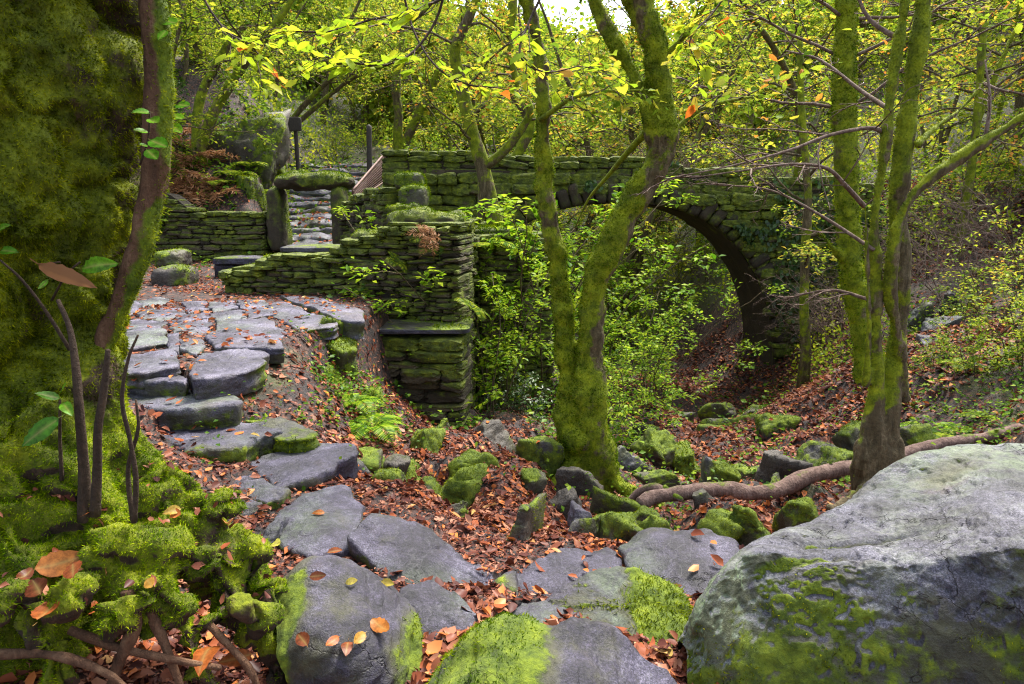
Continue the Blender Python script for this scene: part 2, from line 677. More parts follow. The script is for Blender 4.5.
fuzz_mat('moss_fuzz', [(.22, (.022, .038, .001)), (.42, (.085, .13, .003)), (.58, (.18, .23, .006)), (.8, (.35, .37, .012))])
fuzz_mat('moss_bright', [(.22, (.022, .052, .001)), (.42, (.065, .125, .003)), (.58, (.145, .205, .005)), (.8, (.30, .34, .010))])
fuzz_mat('moss_mound', [(.22, (.030, .065, .001)), (.42, (.11, .20, .003)), (.58, (.25, .34, .006)), (.8, (.46, .50, .012))])
fuzz_mat('moss_dark', [(.22, (.016, .022, .001)), (.44, (.075, .105, .002)), (.60, (.19, .225, .004)), (.84, (.42, .41, .012))])


def leaf_mat(name, stops, trans=.5, gloss=.008, vary=.25, interp='LINEAR'):
    m, t, b = mat(name)
    oi = nd(t, 'ShaderNodeObjectInfo').outputs['Random']
    f = math_(t, 'ADD', attr(t, 'rnd'), math_(t, 'MULTIPLY', math_(t, 'SUBTRACT', oi, .5), vary), clamp=True)
    c = ramp(t, f, stops, interp)
    d = nd(t, 'ShaderNodeBsdfDiffuse')
    tr = nd(t, 'ShaderNodeBsdfTranslucent')
    mx = nd(t, 'ShaderNodeMixShader')
    mx.inputs[0].default_value = trans
    g = nd(t, 'ShaderNodeBsdfGlossy', Roughness=.4)
    g.inputs[0].default_value = (.9, .9, .9, 1)
    m2 = nd(t, 'ShaderNodeMixShader')
    m2.inputs[0].default_value = gloss
    t.links.new(c, d.inputs[0])
    t.links.new(c, tr.inputs[0])
    t.links.new(d.outputs[0], mx.inputs[1])
    t.links.new(tr.outputs[0], mx.inputs[2])
    t.links.new(mx.outputs[0], m2.inputs[1])
    t.links.new(g.outputs[0], m2.inputs[2])
    t.links.new(m2.outputs[0], t.nodes['Material Output'].inputs[0])


leaf_mat('leaf_green', [(0, (.06, .13, .010)), (.4, (.15, .24, .014)), (.75, (.30, .36, .02)), (1, (.46, .46, .035))])
leaf_mat('leaf_bright', [(0, (.06, .16, .006)), (.5, (.18, .31, .012)), (1, (.38, .47, .025))])
leaf_mat('leaf_yellow', [(0, (.10, .19, .013)), (.4, (.24, .34, .022)), (.72, (.44, .44, .036)), (.90, (.56, .42, .045)), (1, (.50, .19, .03))])
leaf_mat('leaf_hang', [(0, (.22, .34, .015)), (.6, (.38, .48, .02)), (.85, (.52, .52, .03)), (.965, (.60, .45, .05)), (1, (.65, .16, .02))], trans=.55)
leaf_mat('leaf_cover', [(0, (.03, .08, .006)), (.6, (.09, .18, .010)), (1, (.22, .30, .02))], trans=.35)
leaf_mat('leaf_dark', [(0, (.012, .035, .006)), (.5, (.03, .075, .010)), (1, (.07, .13, .02))], trans=.3, gloss=.03)
leaf_mat('leaf_rust', [(0, (.16, .07, .03)), (.5, (.30, .14, .06)), (1, (.42, .24, .12))])
leaf_mat('litter', [(0, (.07, .020, .012)), (.25, (.16, .042, .020)), (.5, (.27, .075, .028)), (.7, (.42, .125, .032)), (.85, (.46, .155, .042)), (.93, (.46, .25, .10)), (1, (.38, .32, .06))], trans=.15, gloss=.012)
leaf_mat('litter_dull', [(0, (.035, .013, .011)), (.3, (.085, .030, .024)), (.6, (.14, .046, .028)), (.85, (.22, .078, .040)), (1, (.33, .15, .09))], trans=.1, gloss=.01)


def big_leaf_mat(name, stops):
    leaf_mat(name, stops, trans=.3, gloss=.012, vary=.06)
    t = M[name].node_tree
    rp = [n for n in t.nodes if n.type == 'VALTORGB'][0]
    outs = [l.to_socket for l in rp.outputs[0].links]
    co = coord(t)
    mott = ramp(t, noise(t, co, 55, 6, .7), [(.35, (.45, .40, .36)), (.62, (1.15, 1.1, 1.05))])
    mu = nd(t, 'ShaderNodeMix', data_type='RGBA', blend_type='MULTIPLY')
    mu.inputs[0].default_value = 1
    t.links.new(rp.outputs[0], mu.inputs[6])
    t.links.new(mott, mu.inputs[7])
    v = math_(t, 'POWER', attr(t, 'vein'), 6.0)
    c = mixc(t, math_(t, 'MULTIPLY', v, .45), mu.outputs[2], (.32, .26, .09))
    for o in outs:
        t.links.new(c, o)


big_leaf_mat('leaf_big', [(0, (.05, .018, .010)), (.25, (.11, .032, .015)), (.5, (.20, .058, .022)), (.7, (.33, .095, .020)), (.85, (.42, .20, .04)), (1, (.30, .30, .05))])
big_leaf_mat('leaf_big_green', [(0, (.04, .15, .008)), (1, (.12, .30, .012))])


def plain(name, c, rough=.7, metal=0):
    m, t, b = mat(name)
    co = coord(t)
    f = noise(t, co, 25, 6, .6)
    t.links.new(ramp(t, f, [(.3, tuple(x * .5 for x in c)), (.7, tuple(min(1, x * 1.4) for x in c))]), b.inputs['Base Color'])
    b.inputs['Roughness'].default_value = rough
    b.inputs['Metallic'].default_value = metal
    bump(t, b, f, .3, .01)


plain('rusty_metal', (.16, .085, .065), .7)
plain('dark_wood', (.035, .026, .02), .8)


def ground_mat():
    m, t, b = mat('forest_floor')
    co = coord(t)
    v = nd(t, 'ShaderNodeTexVoronoi', Scale=26.0, Randomness=1.0)
    wn = nd(t, 'ShaderNodeTexNoise', Scale=14.0, Detail=3.0)
    vm = nd(t, 'ShaderNodeVectorMath', operation='MULTIPLY_ADD')
    t.links.new(co, wn.inputs['Vector'])
    t.links.new(wn.outputs['Color'], vm.inputs[0])
    vm.inputs[1].default_value = (.07, .07, .07)
    t.links.new(co, vm.inputs[2])
    t.links.new(vm.outputs[0], v.inputs['Vector'])
    sep = nd(t, 'ShaderNodeSeparateColor')
    t.links.new(v.outputs['Color'], sep.inputs[0])
    c = ramp(t, sep.outputs[0], [(0, (.009, .004, .003)), (.35, (.024, .010, .007)), (.65, (.055, .019, .012)), (.9, (.11, .038, .017)), (1, (.17, .085, .05))])
    edge = ramp(t, v.outputs['Distance'], [(.25, (1, 1, 1)), (.75, (.25, .25, .25))])
    mu = nd(t, 'ShaderNodeMix', data_type='RGBA', blend_type='MULTIPLY')
    mu.inputs[0].default_value = 1
    t.links.new(c, mu.inputs[6])
    t.links.new(edge, mu.inputs[7])
    mm = moss_mask(t, co, scale=2.2, lo=.4, hi=.62)
    mc = ramp(t, math_(t, 'ADD', math_(t, 'MULTIPLY', noise(t, co, 4, 6, .65), .6), math_(t, 'MULTIPLY', noise(t, co, 50, 3, .6), .4)), [(0.25, (0.014, 0.018, 0.003)), (0.5, (0.040, 0.050, 0.006)), (0.75, (0.10, 0.11, 0.010))])
    c = mixc(t, mm, mu.outputs[2], mc)
    t.links.new(c, b.inputs['Base Color'])
    b.inputs['Roughness'].default_value = .8
    bump(t, b, math_(t, 'ADD', sep.outputs[1], noise(t, co, 40, 5, .6)), .6, .03)


ground_mat()

# ------------------------------------------------------------------ terrain
TZ = .475            # top of the terrace paving
CT_PX = [  # pixel and distance of ground seen in the photo
    (420, 670, 1.75), (450, 440, 5.0), (520, 490, 4.2), (590, 480, 5.3), (420, 420, 6.0), (380, 440, 4.8),
    (480, 405, 7.4), (420, 408, 7.4), (560, 430, 6.5), (620, 420, 8.5), (650, 400, 9.5), (700, 430, 9.0),
    (700, 480, 6.0), (760, 470, 6.2), (640, 500, 4.6), (740, 500, 4.6), (800, 490, 5.0), (880, 486, 4.25),
    (820, 400, 8.2), (870, 350, 8.6), (950, 335, 8.2), (1000, 400, 5.6), (1015, 262, 11.0), (1020, 205, 14.5),
    (930, 230, 13.5), (940, 390, 6.5), (760, 395, 13.3), (700, 400, 13.5), (640, 380, 14.0), (560, 390, 13.0),
    (600, 540, 3.3), (560, 580, 2.6), (700, 570, 2.75), (650, 540, 3.3), (480, 470, 4.4), (330, 510, 2.9), (260, 500, 2.9),
    (330, 470, 3.5), (355, 420, 5.2), (330, 380, 4.9), (300, 440, 4.0), (740, 440, 7.6), (660, 450, 7.5),
    (200, 170, 13.8), (180, 110, 15.5), (225, 60, 17.0), (250, 165, 14.5), (245, 195, 12.9),
    (330, 246, 12.4), (330, 166, 19.0), (390, 158, 21.0), (300, 168, 19.0),
    (500, 400, 8.6), (545, 395, 9.5), (860, 420, 6.8), (1010, 330, 8.0),
]
CT_W = [
    (0, 0, .0), (-1.0, 0.5, .2), (1.5, 0, 0), (0, -4, .1), (-5, -3, .4), (5, -3, .4), (-1.3, 1.9, .22), (-2.2, 2.6, .33), (-.6, 1.7, .05), (.6, 1.6, -.02), (1.6, 2.0, .0), (3, 2.2, .15),
    (-3.2, 4.3, .42), (-1.9, 4.2, .40), (-2.4, 5.5, .44), (-1.75, 6.4, .43), (-4.2, 7, .47), (-2.8, 8.3, .42), (-4.5, 10.5, .40), (-5.3, 11.6, .42), (-3.3, 10, .42), (-1.85, 5.0, .36),
    (-8, 8, 1.5), (-9, 13, 3.6), (-12, 18, 6.5), (-14, 8, 4.2), (-22, 20, 10), (-20, 0, 5), (-7, 2, 1.0), (-9, 26, 5.5),
    (-3.5, 26, 3.4), (0, 26, 1.0), (0, 18, -1.6), (3, 18, -2.6), (4, 26, -1.5), (-2, 40, 5.2), (-12, 45, 11), (8, 30, 2.4), (5, 45, 6.2),
    (12, 20, 4.0), (9, 14, 2.0), (14, 12, 4.0), (20, 24, 9), (22, 8, 7), (9, 7, 1.1), (7, 3.5, .8), (6, 5, .5), (16, -2, 3), (0, 70, 12.6), (-35, 60, 17), (35, 60, 15), (50, 20, 20), (-50, 20, 20), (0, 100, 17), (60, 90, 20), (-60, 90, 22),
    (50, -25, 8), (-50, -25, 8), (0, -25, 2), (7.5, 16, 1.0), (5.7, 13.5, -1.6), (6.3, 11.5, -.3), (3.2, 11, -2.2), (1.5, 11.5, -2.3), (4.6, 10.4, -1.5),
]
_cp = np.array([W(*c) for c in CT_PX] + [np.array(c, float) for c in CT_W])


def _tps_k(r):
    return np.where(r > 1e-9, r * r * np.log(r + 1e-12), 0)


def _warp(xy):
    # compress far distances so the far points do not stiffen the near ground
    xy = np.asarray(xy, float)
    return np.arcsinh(xy / 6.0) * 6.0


_cw = _warp(_cp[:, :2])
_K = _tps_k(np.linalg.norm(_cw[:, None] - _cw[None], axis=2)) + np.eye(len(_cp)) * 0.02
_Pm = np.c_[np.ones(len(_cp)), _cw]
_A = np.block([[_K, _Pm], [_Pm.T, np.zeros((3, 3))]])
_sol = np.linalg.solve(_A, np.r_[_cp[:, 2], np.zeros(3)])


def hbase(x, y):
    q = _warp(np.c_[np.ravel(x), np.ravel(y)])
    out = np.zeros(len(q))
    for i in range(0, len(q), 20000):
        d = np.linalg.norm(q[i:i + 20000, None] - _cw[None], axis=2)
        out[i:i + 20000] = _tps_k(d) @ _sol[:-3] + _sol[-3] + q[i:i + 20000] @ _sol[-2:]
    return out


def hz(x, y):
    x, y = np.ravel(np.asarray(x, float)), np.ravel(np.asarray(y, float))
    p = np.c_[x, y, np.zeros_like(x)]
    d = np.hypot(x, y)
    edge = np.interp(y, [3.9, 4.4, 4.9, 5.6, 6.4, 7.0, 8.5], [-2.2, -1.95, -1.6, -1.45, -1.30, -1.2, -1.2])
    terr = sm(x, -6.9, -6.2) * sm(edge - x, -.05, .22) * sm(y, 3.95, 4.15) * sm(-y, -12.45, -12.15) * (1 - sm(y, 8.2, 8.6) * sm(x, -3.35, -3.15))   # paved terrace is even
    z = hbase(x, y)
    z = z * (1 - terr) + terr * (TZ - .022)
    st = sm(y, 12.1, 12.5) * sm(-y, -19.9, -19.3) * sm(x + 4.75 + (y - 12.7) * .26, 0, .3) * sm(-2.5 - (y - 12.7) * .12 - x, 0, .3)
    z = z * (1 - st) + st * (1.5 - y * (43 - 79 * np.clip((y - 12.75) / 6.6, -.1, 1.1)) / 683 - .16)
    z = z - .11 * np.exp(-((x + 1.35) / .6) ** 2 - ((y - 3.45) / .5) ** 2) - .07 * np.exp(-((x + 1.0) / .4) ** 2 - ((y - 2.75) / .35) ** 2)
    gul = sm(x, -1.1, -.5) * sm(-x, -5.5, -4) * sm(y, 3.0, 3.8) * sm(-y, -10, -8)
    z = z + gul * (np.abs(fbm(p * 1.5, 4, 15)) * .40 - .21)
    z = z + (1 - .88 * np.maximum(terr, st)) * (fbm(p * .9, 3, 5) * (.06 + .010 * d) + fbm(p * 4.5, 3, 9) * .035)
    return z


SLABS = []


def carve(x, y, z):
    for (poly, zt, th) in SLABS:
        c = poly.mean(0)
        r = np.linalg.norm(poly - c, axis=1).max()
        i = np.where(np.hypot(x - c[0], y - c[1]) < r + .05)[0]
        if not len(i):
            continue
        px, py = x[i], y[i]
        ins = np.zeros(len(i), bool)
        q = c + (poly - c) * .93
        for a, b_ in zip(q, np.roll(q, -1, 0)):
            cond = ((a[1] > py) != (b_[1] > py)) & (px < (b_[0] - a[0]) * (py - a[1]) / (b_[1] - a[1] + 1e-12) + a[0])
            ins ^= cond
        j = i[ins]
        z[j] = np.minimum(z[j], zt(x[j], y[j]) - th)
    return z


def hz1(x, y):
    return float(hz([x], [y])[0])


def _axis(lo, hi, n, s, c=0.0):
    a = np.linspace(math.asinh((lo - c) / s), math.asinh((hi - c) / s), n)
    return np.sinh(a) * s + c


gx = _axis(-70, 70, 380, 2.6, 0.3)
gy = _axis(-25, 110, 400, 3.2, 4.0)
GX, GY = np.meshgrid(gx, gy)
GZ = hz(GX, GY)
TV = np.c_[GX.ravel(), GY.ravel(), GZ]
TF = [grid_faces(len(gy), len(gx))]
TN = vnormals(TV, TF)


def ground_moss(x, y):
    """how green the forest floor is: bare litter in the hollow, green on the banks"""
    p = np.c_[x, y, np.zeros_like(x)]
    g = .25 + .35 * fbm(p * .7, 3, 31)
    g = g + .35 * sm(np.hypot(x + 1.55, (y - 4.6) * .8), 1.0, .2)          # bank under the terrace
    g = g + .35 * sm(x, 3.5, 5.5) * sm(y, 3.5, 5) * sm(-y, -10, -6.5)        # right slope
    g = g + .4 * sm(y, 14, 22)
    g = g - .35 * sm(np.hypot(x + .1, y - 5.0), 1.8, .6)
    g = g - .35 * sm(np.hypot(x - 4.6, y - 8.6), 2.0, .8)
    return np.clip(g, 0, 1)


TM = ground_moss(TV[:, 0], TV[:, 1])
b = Buf()
b.add(TV, TF, moss=TM)
terr_o = put('ground', b, M['forest_floor'], loc=(0, 0, 0))
tag(terr_o, kind='structure')

LIT = Buf()          # fallen leaves too many to count
LITD = Buf()


def litter_points(p, n, size, rng, buf=None, lift=.004, tilt=.35):
    k = len(p)
    if not k:
        return
    nn = nrm(n + rng.normal(0, tilt, (k, 3)))
    ax = nrm(np.cross(nn, rng.normal(0, 1, (k, 3))))
    v, f, r = leaves8(p + n * (lift + .012 * rng.random_sample(k))[:, None], ax, nn, size * (.55 + .8 * rng.random_sample(k)), rng)
    (buf or LIT).add(v, f, rnd=r)


# ------------------------------------------------------------------ rocks
def rock_moss_default(V, N, amount, seed):
    return np.clip(amount + .45 * N[:, 2] * amount + .6 * fbm(V * 3.2, 4, seed + 3), 0, 1)


def finish_rock(name, V, F, label, cat, group, matname, moss, seed, mossfn=None, lichenfn=None, dens=14000, flen=.012, fw=.005, fmat='moss_fuzz', loc=None, litter=0, lsize=.06, mthick=.011):
    N = vnormals(V, F)
    m = mossfn(V, N) if mossfn else rock_moss_default(V, N, moss, seed)
    V = V + N * (mthick * sm(m + .35 * fbm(V * 9, 3, seed + 13), .44, .66))[:, None]
    b = Buf()
    b.add(V, F, moss=m, lichen=lichenfn(V, N) if lichenfn else 0.0 if matname == 'dark_rock' else np.clip(.02 + .7 * fbm(V * 2.2, 3, seed + 40), 0, .45))
    o = put(name, b, M[matname], loc=loc)
    tag(o, label, cat, group)
    w = np.clip((m + .45 * fbm(V * 7, 3, seed + 11) - .5) * 3, 0, 1)
    if w.max() > .05 and dens:
        moss_on(o, V, F, w, dens, flen, fw, seed=seed, mat=M[fmat], spread=.8)
    if litter:
        rng = np.random.RandomState(seed + 77)
        ww = np.clip((N[:, 2] - .55) * 3, 0, 1) * sm(fbm(V * 1.8, 3, seed + 5), -.15, .35)
        _, _, area = sample(V, F, 1, ww, rng)
        p, n, _ = sample(V, F, int(litter * area), ww, rng)
        litter_points(p, n, lsize, rng, tilt=.25)
    return o, V, F, m


_ico = {}


def ico(k):
    if k not in _ico:
        bm = bmesh.new()
        bmesh.ops.create_icosphere(bm, subdivisions=k, radius=1)
        _ico[k] = (np.array([v.co[:] for v in bm.verts]), np.array([[v.index for v in f.verts] for f in bm.faces]))
        bm.free()
    return _ico[k]


def boulder_geo(c, dims, yaw=0, tilt=(0, 0), seed=0, sub=5, facets=14, sharp=12, rough=.05):
    D, T = ico(sub)
    rng = np.random.RandomState(seed)
    n = nrm(rng.normal(0, 1, (facets, 3)))
    n = np.concatenate([n, [[0, 0, 1], [0, 0, -1]]])
    d = np.r_[.72 + .3 * rng.random_sample(facets), .85, .8]
    s = np.clip(D @ n.T, 0.02, None) / d
    r = (s ** sharp).sum(1) ** (-1.0 / sharp)
    V = D * r[:, None]
    V = V / np.abs(V).max(0) * np.array(dims) * .5
    mean = float(np.mean(dims))
    Nn = nrm(V / np.array(dims) ** 2)
    disp = fbm(V / mean * 2.2, 5, seed) * rough * 1.6 + np.abs(fbm(V / mean * np.array([3, 3, 9.]), 4, seed + 2)) * rough
    V = V + Nn * (disp * mean)[:, None]
    R = Matrix.Rotation(yaw, 3, 'Z') @ Matrix.Rotation(tilt[0], 3, 'X') @ Matrix.Rotation(tilt[1], 3, 'Y')
    V = V @ np.array(R).T
    return V + np.asarray(c), [T]


def px_boulder(u0, u1, vtop, Y, depth, h, label, name='mossy_boulder', cat='rock', group='mossy boulders in the hollow', matn='dark_rock', moss=.6, seed=0, yaw=0, tilt=(0, 0), sink=.25, **kw):
    m = MPP(Y, vtop)
    w = (u1 - u0) * m
    top = W((u0 + u1) / 2, vtop, Y + depth * .15)
    c = np.array([top[0], Y, top[2] - h / 2])
    geo = {k: kw.pop(k) for k in ('sub', 'facets', 'sharp', 'rough') if k in kw}
    geo.setdefault('facets', 9)
    geo.setdefault('sharp', 26)
    geo.setdefault('rough', .085)
    V, F = boulder_geo(c, (w, depth, h), yaw or (seed * 1.7) % 1.2 - .6, tilt if any(tilt) else (((seed * 37) % 11 - 5) * .05, ((seed * 53) % 13 - 6) * .05), seed, **geo)
    return finish_rock(name, V, F, label, cat, group, matn, moss, seed, **kw)


def slab_geo(poly, thick, seed=0, dome=.01, rough=.012, under=.12, nb=160, flake=.028):
    """flat stone: world outline (k,3) of its top, anticlockwise or not"""
    P = np.asarray(poly, float)
    ar = np.cross(P[:, :2], np.roll(P[:, :2], -1, 0)).sum()
    if ar < 0:
        P = P[::-1]
    # resample by length, slightly rounded corners
    seg = np.linalg.norm(np.roll(P, -1, 0) - P, axis=1)
    s = np.r_[0, np.cumsum(seg)]
    tt = np.linspace(0, s[-1], nb, endpoint=False)
    Pc = np.concatenate([P, P[:1]])
    B = np.stack([np.interp(tt, s, Pc[:, i]) for i in range(3)], 1)
    for _ in range(2):
        B = (np.roll(B, 1, 0) + 2 * B + np.roll(B, -1, 0)) / 4
    C = B.mean(0)
    size = np.sqrt(abs(ar) / 2)
    out = B - C
    out[:, 2] = 0
    outn = nrm(out)
    B = B + outn * (fbm(B * (3.2 / max(size, .2)), 5, seed) * size * .13)[:, None]
    rings = []
    for k in (0.02, .12, .22, .32, .42, .52, .61, .69, .77, .84, .90, .95, .985):
        Q = C + (B - C) * k
        Q[:, 2] += dome * (1 - k * k)
        rings.append(Q)
    e = min(.012, thick * .15)
    Q = B + outn * .006
    Q[:, 2] -= e
    rings.append(Q)
    for k in np.linspace(.12, 1, 9):
        bul = fbm(np.c_[B[:, :2] * 4, np.full(len(B), k * thick * 30)], 3, seed + 4)[:, None] * outn * min(.03, thick * .3)
        Q = B - outn * (under * thick * k ** 1.5) + bul
        Q[:, 2] -= e + k * thick
        rings.append(Q)
    V = np.concatenate(rings)
    F = [grid_faces(len(rings), nb, True)]
    F = [f[:, ::-1] for f in F]
    n0 = len(V)
    V = np.concatenate([V, [C + [0, 0, dome]]])
    j = np.arange(nb)
    F.append(np.stack([np.full(nb, n0), j, (j + 1) % nb], 1))
    top = np.r_[np.repeat([1] * 13 + [.8] + [.3] + [0] * 8, nb), 1]
    z = fbm(V * np.array([2.5, 2.5, 1]), 4, seed + 8) * rough * 1.8 + fbm(V * np.array([11, 11, 4.]), 4, seed + 9) * rough * .7
    q = fbm(V * np.array([3.2, 3.2, .5]), 4, seed + 12) * 5.0          # flaking layers
    fl = (np.floor(q) + sm(q - np.floor(q), .70, 1.0)) / 5.0
    z = z * .7 + fl * flake
    V[:, 2] += z * top
    return V, F


def cp(x, y):
    return 90 + x * .351, 260 + y * .351


def slab_px(px, z, thick, label, name='flagstone', cat='paving stone', group='flagstones of the terrace', plane=(0, 0, 0, 0), moss=.05, seed=0, matn='paving', crop=True, **kw):
    pts = [cp(*q) if crop else q for q in px]
    P = [WP(u, v, z, plane[0], plane[1], plane[2:]) for u, v in pts]
    sg = {k: kw.pop(k) for k in ('dome', 'rough', 'under', 'nb', 'flake') if k in kw}
    P = np.array(P)
    P = P.mean(0) + (P - P.mean(0)) * kw.pop('grow', 1.0)
    SLABS.append((P[:, :2], (lambda x, y, z=z, p=plane: z + p[0] * (x - p[2]) + p[1] * (y - p[3])), min(.05, thick * .5)))
    V, F = slab_geo(P, thick, seed, **sg)

    def mf(V, N):
        edge = np.clip((.75 - N[:, 2]) * 1.2, 0, 1)
        return np.clip(moss + edge * .33 + .4 * fbm(V * 3.0, 3, seed + 3), 0, 1)
    return finish_rock(name, V, F, label, cat, group, matn, moss, seed, mthick=0.0, mossfn=kw.pop('mossfn', mf), dens=kw.pop('dens', 5000), **kw)


flag = [
    ([(552, 105), (640, 105), (775, 145), (772, 168), (700, 164), (612, 132)], .16, 'long pale flagstone at the far corner of the terrace below the ruined wall', .16),
    ([(535, 162), (592, 136), (700, 168), (690, 186), (600, 198)], .10, 'narrow flagstone just in front of the long pale corner flagstone', .1),
    ([(345, 205), (372, 172), (500, 162), (548, 202), (540, 247), (372, 247)], .10, 'broad purple grey flagstone in the middle of the terrace', .02),
    ([(285, 300), (320, 262), (440, 250), (504, 266), (470, 302), (300, 337)], .15, 'rounded half-moon flagstone on the brink above the top step', .06),
    ([(255, 225), (308, 216), (328, 243), (302, 268), (258, 255)], .08, 'small pale flagstone framed by orange leaves behind the half-moon stone', 0),
    ([(50, 222), (150, 192), (213, 202), (215, 236), (120, 252), (50, 246)], .08, 'wide flagstone beside the curving stem of the mossy old trunk', 0),
    ([(100, 272), (232, 256), (246, 298), (150, 322), (68, 318)], .09, 'wide front flagstone between the trunk and the half-moon stone', 0),
    ([(150, 140), (250, 135), (266, 156), (200, 168), (140, 162)], .08, 'lens-shaped flagstone in the second row from the bench', 0),
    ([(262, 121), (330, 116), (340, 138), (282, 150)], .08, 'flagstone in the back row straight in front of the bench', 0),
    ([(340, 121), (410, 115), (420, 135), (352, 146)], .08, 'flagstone in the back row just past the end of the bench', 0),
    ([(422, 115), (500, 115), (512, 131), (432, 136)], .08, 'flat flagstone against the foot of the mossy rubble wall', .05),
    ([(344, 151), (430, 141), (440, 164), (362, 170)], .08, 'leafy flagstone behind the broad middle flagstone', 0),
    ([(442, 141), (530, 136), (532, 156), (452, 164)], .08, 'purple flagstone between the rubble wall and the broad middle stone', 0),
    ([(232, 180), (332, 166), (344, 190), (322, 206), (242, 206)], .08, 'flagstone left of the broad middle stone with leaves along its edge', 0),
    ([(62, 180), (140, 168), (212, 172), (202, 190), (82, 203)], .08, 'thin flagstone close behind the curving stem of the old trunk', 0),
    ([(60, 260), (98, 256), (88, 276), (60, 292)], .08, 'little flagstone half hidden by the old trunk', 0),
    ([(505, 131), (552, 118), (600, 136), (538, 150)], .08, 'small flagstone wedged behind the narrow flagstone', 0),
    ([(272, 156), (335, 146), (350, 162), (262, 172), (225, 172)], .08, 'strip of paving behind the flagstone with leaves along its edge', 0),
    ([(55, 205), (140, 200), (150, 188), (100, 186), (50, 195)], .08, 'narrow strip of paving behind the wide flagstone at the trunk', 0),
    ([(222, 212), (252, 210), (252, 262), (225, 258)], .08, 'slim upright gap stone beside the small pale flagstone', 0),
    ([(440, 168), (500, 160), (530, 160), (540, 176), (500, 160)], .06, 'sliver of paving at the back of the broad middle flagstone', 0),
    ([(90, 120), (130, 112), (150, 132), (135, 145), (80, 160), (60, 150)], .08, 'flagstone in the second row behind the curving stem', 0),
    ([(132, 112), (200, 106), (238, 119), (152, 131)], .08, 'flagstone in the back row beside the low mossy stones', 0),
]
flag = [f_ for f_ in flag if 'sliver' not in f_[2]]
for i, (px, th, lab, mo) in enumerate(flag):
    slab_px(px, TZ + random.Random(i).uniform(-.012, .012), th, lab, grow=1.07, seed=100 + i, moss=mo, litter=130, lsize=.055)

# steps that come down from the terrace
G = 'stone steps up to the terrace'
slab_px([(60, 322), (240, 326), (268, 338), (262, 352), (110, 348), (40, 345)], .42, .12, 'thin dark top step right under the terrace edge', 'stone_step', 'step', G, grow=1.12, seed=130, litter=60, lsize=.058)
slab_px([(60, 345), (150, 340), (262, 362), (400, 382), (424, 398), (410, 412), (290, 425), (170, 425), (90, 400)], .33, .2, 'wide second step with a mossy rounded end', 'stone_step', 'step', G, grow=1.12, seed=131, moss=.16, litter=48, lsize=.058)
slab_px([(40, 418), (150, 420), (240, 415), (288, 428), (272, 446), (140, 470), (60, 455)], .22, .16, 'low step slab in front of the second step beside the trunk', 'stone_step', 'step', G, grow=1.12, seed=132, moss=.1, litter=48, lsize=.058)
slab_px([(190, 490), (250, 468), (330, 455), (470, 465), (517, 488), (400, 532), (300, 546), (220, 510)], .21, .2, 'thick slab step with a dark square front edge', 'stone_step', 'step', G, grow=1.12, seed=133, moss=.05, litter=66, lsize=.058)
slab_px([(455, 462), (540, 446), (632, 480), (625, 497), (560, 508), (505, 485)], .20, .16, 'moss-topped stone wedged beside the thick slab step', 'stone_step', 'step', G, grow=1.12, seed=134, moss=.5, matn='slate', flen=.025, dens=14000)
slab_px([(468, 578), (590, 515), (738, 532), (752, 553), (640, 612), (545, 640)], .12, .2, 'broad pale step slab with a leaf-strewn top below the thick slab', 'stone_step', 'step', G, grow=1.12, seed=135, moss=.05, litter=90, lsize=.058)
slab_px([(405, 622), (460, 606), (560, 655), (545, 672), (500, 690), (420, 655)], .12, .16, 'small flat stone tucked against the left edge of the broad pale step', 'stone_step', 'step', G, grow=1.12, seed=136, moss=.12, litter=30)
slab_px([(278, 518), (300, 494), (345, 488), (359, 508), (352, 545), (312, 553), (282, 541)], .09, .22, 'lowest step, a rounded grey slab with one orange leaf', 'stone_step', 'step', G, grow=1.12, seed=137, moss=.08, crop=False, dome=.03, litter=36)

# ------------------------------------------------------------------ hero rocks, lofted over their real forms


def loft(rows, nu=90, nv=70, rough=.02, seed=0, strata=None, f1=1.8, soft=0):
    """rows of (u,v,Y) from the front foot over the top to the back foot"""
    R = np.array([[W(*q) if len(q) == 3 else np.array(q[1:]) for q in r] for r in rows])   # rows, cols, 3
    R = cr(np.swapaxes(cr(R, nv), 0, 1), nu)
    R = np.swapaxes(R, 0, 1)
    for _ in range(soft):
        R[1:-1] = (R[:-2] + 2 * R[1:-1] + R[2:]) / 4
    # close the ends
    V = R.reshape(-1, 3)
    F = [grid_faces(nv, nu)]
    cen = V.mean(0)
    N = vnormals(V, F)
    if (N * (V - cen)).sum(1).mean() < 0:
        F = [f[:, ::-1] for f in F]
        N = -N
    d = fbm(V * f1, 5, seed) * rough * 2 + fbm(V * 7.5, 4, seed + 1) * rough * .5
    if strata is not None:
        q = V @ np.asarray(strata[0])
        d = d - np.abs(fbm(np.c_[q * strata[1], V[:, 0] * 1.6, V[:, 1] * 1.6], 4, seed + 2)) * strata[2]
    V = V + N * d[:, None]
    return V, F


# the big pale boulder on the right
bS = [(676, 640, 1.98), (698, 598, 2.05), (735, 556, 2.2), (780, 531, 2.3), (830, 519, 2.36), (890, 501, 2.42), (930, 486, 2.48), (965, 461, 2.56), (1000, 447, 2.64), (1040, 443, 2.68), (1150, 455, 2.6), (1230, 520, 2.45)]
bM = [(680, 642, 1.96), (702, 592, 2.0), (742, 552, 2.14), (790, 541, 2.2), (840, 537, 2.22), (895, 527, 2.22), (935, 515, 2.22), (972, 500, 2.22), (1005, 488, 2.24), (1045, 486, 2.24), (1150, 490, 2.1), (1232, 540, 2.1)]
bR = [(684, 650, 1.93), (708, 592, 1.96), (750, 552, 2.08), (800, 555, 2.05), (850, 558, 2.01), (900, 556, 1.96), (940, 551, 1.92), (980, 542, 1.87), (1024, 537, 1.82), (1060, 536, 1.78), (1150, 545, 1.68), (1235, 580, 1.75)]
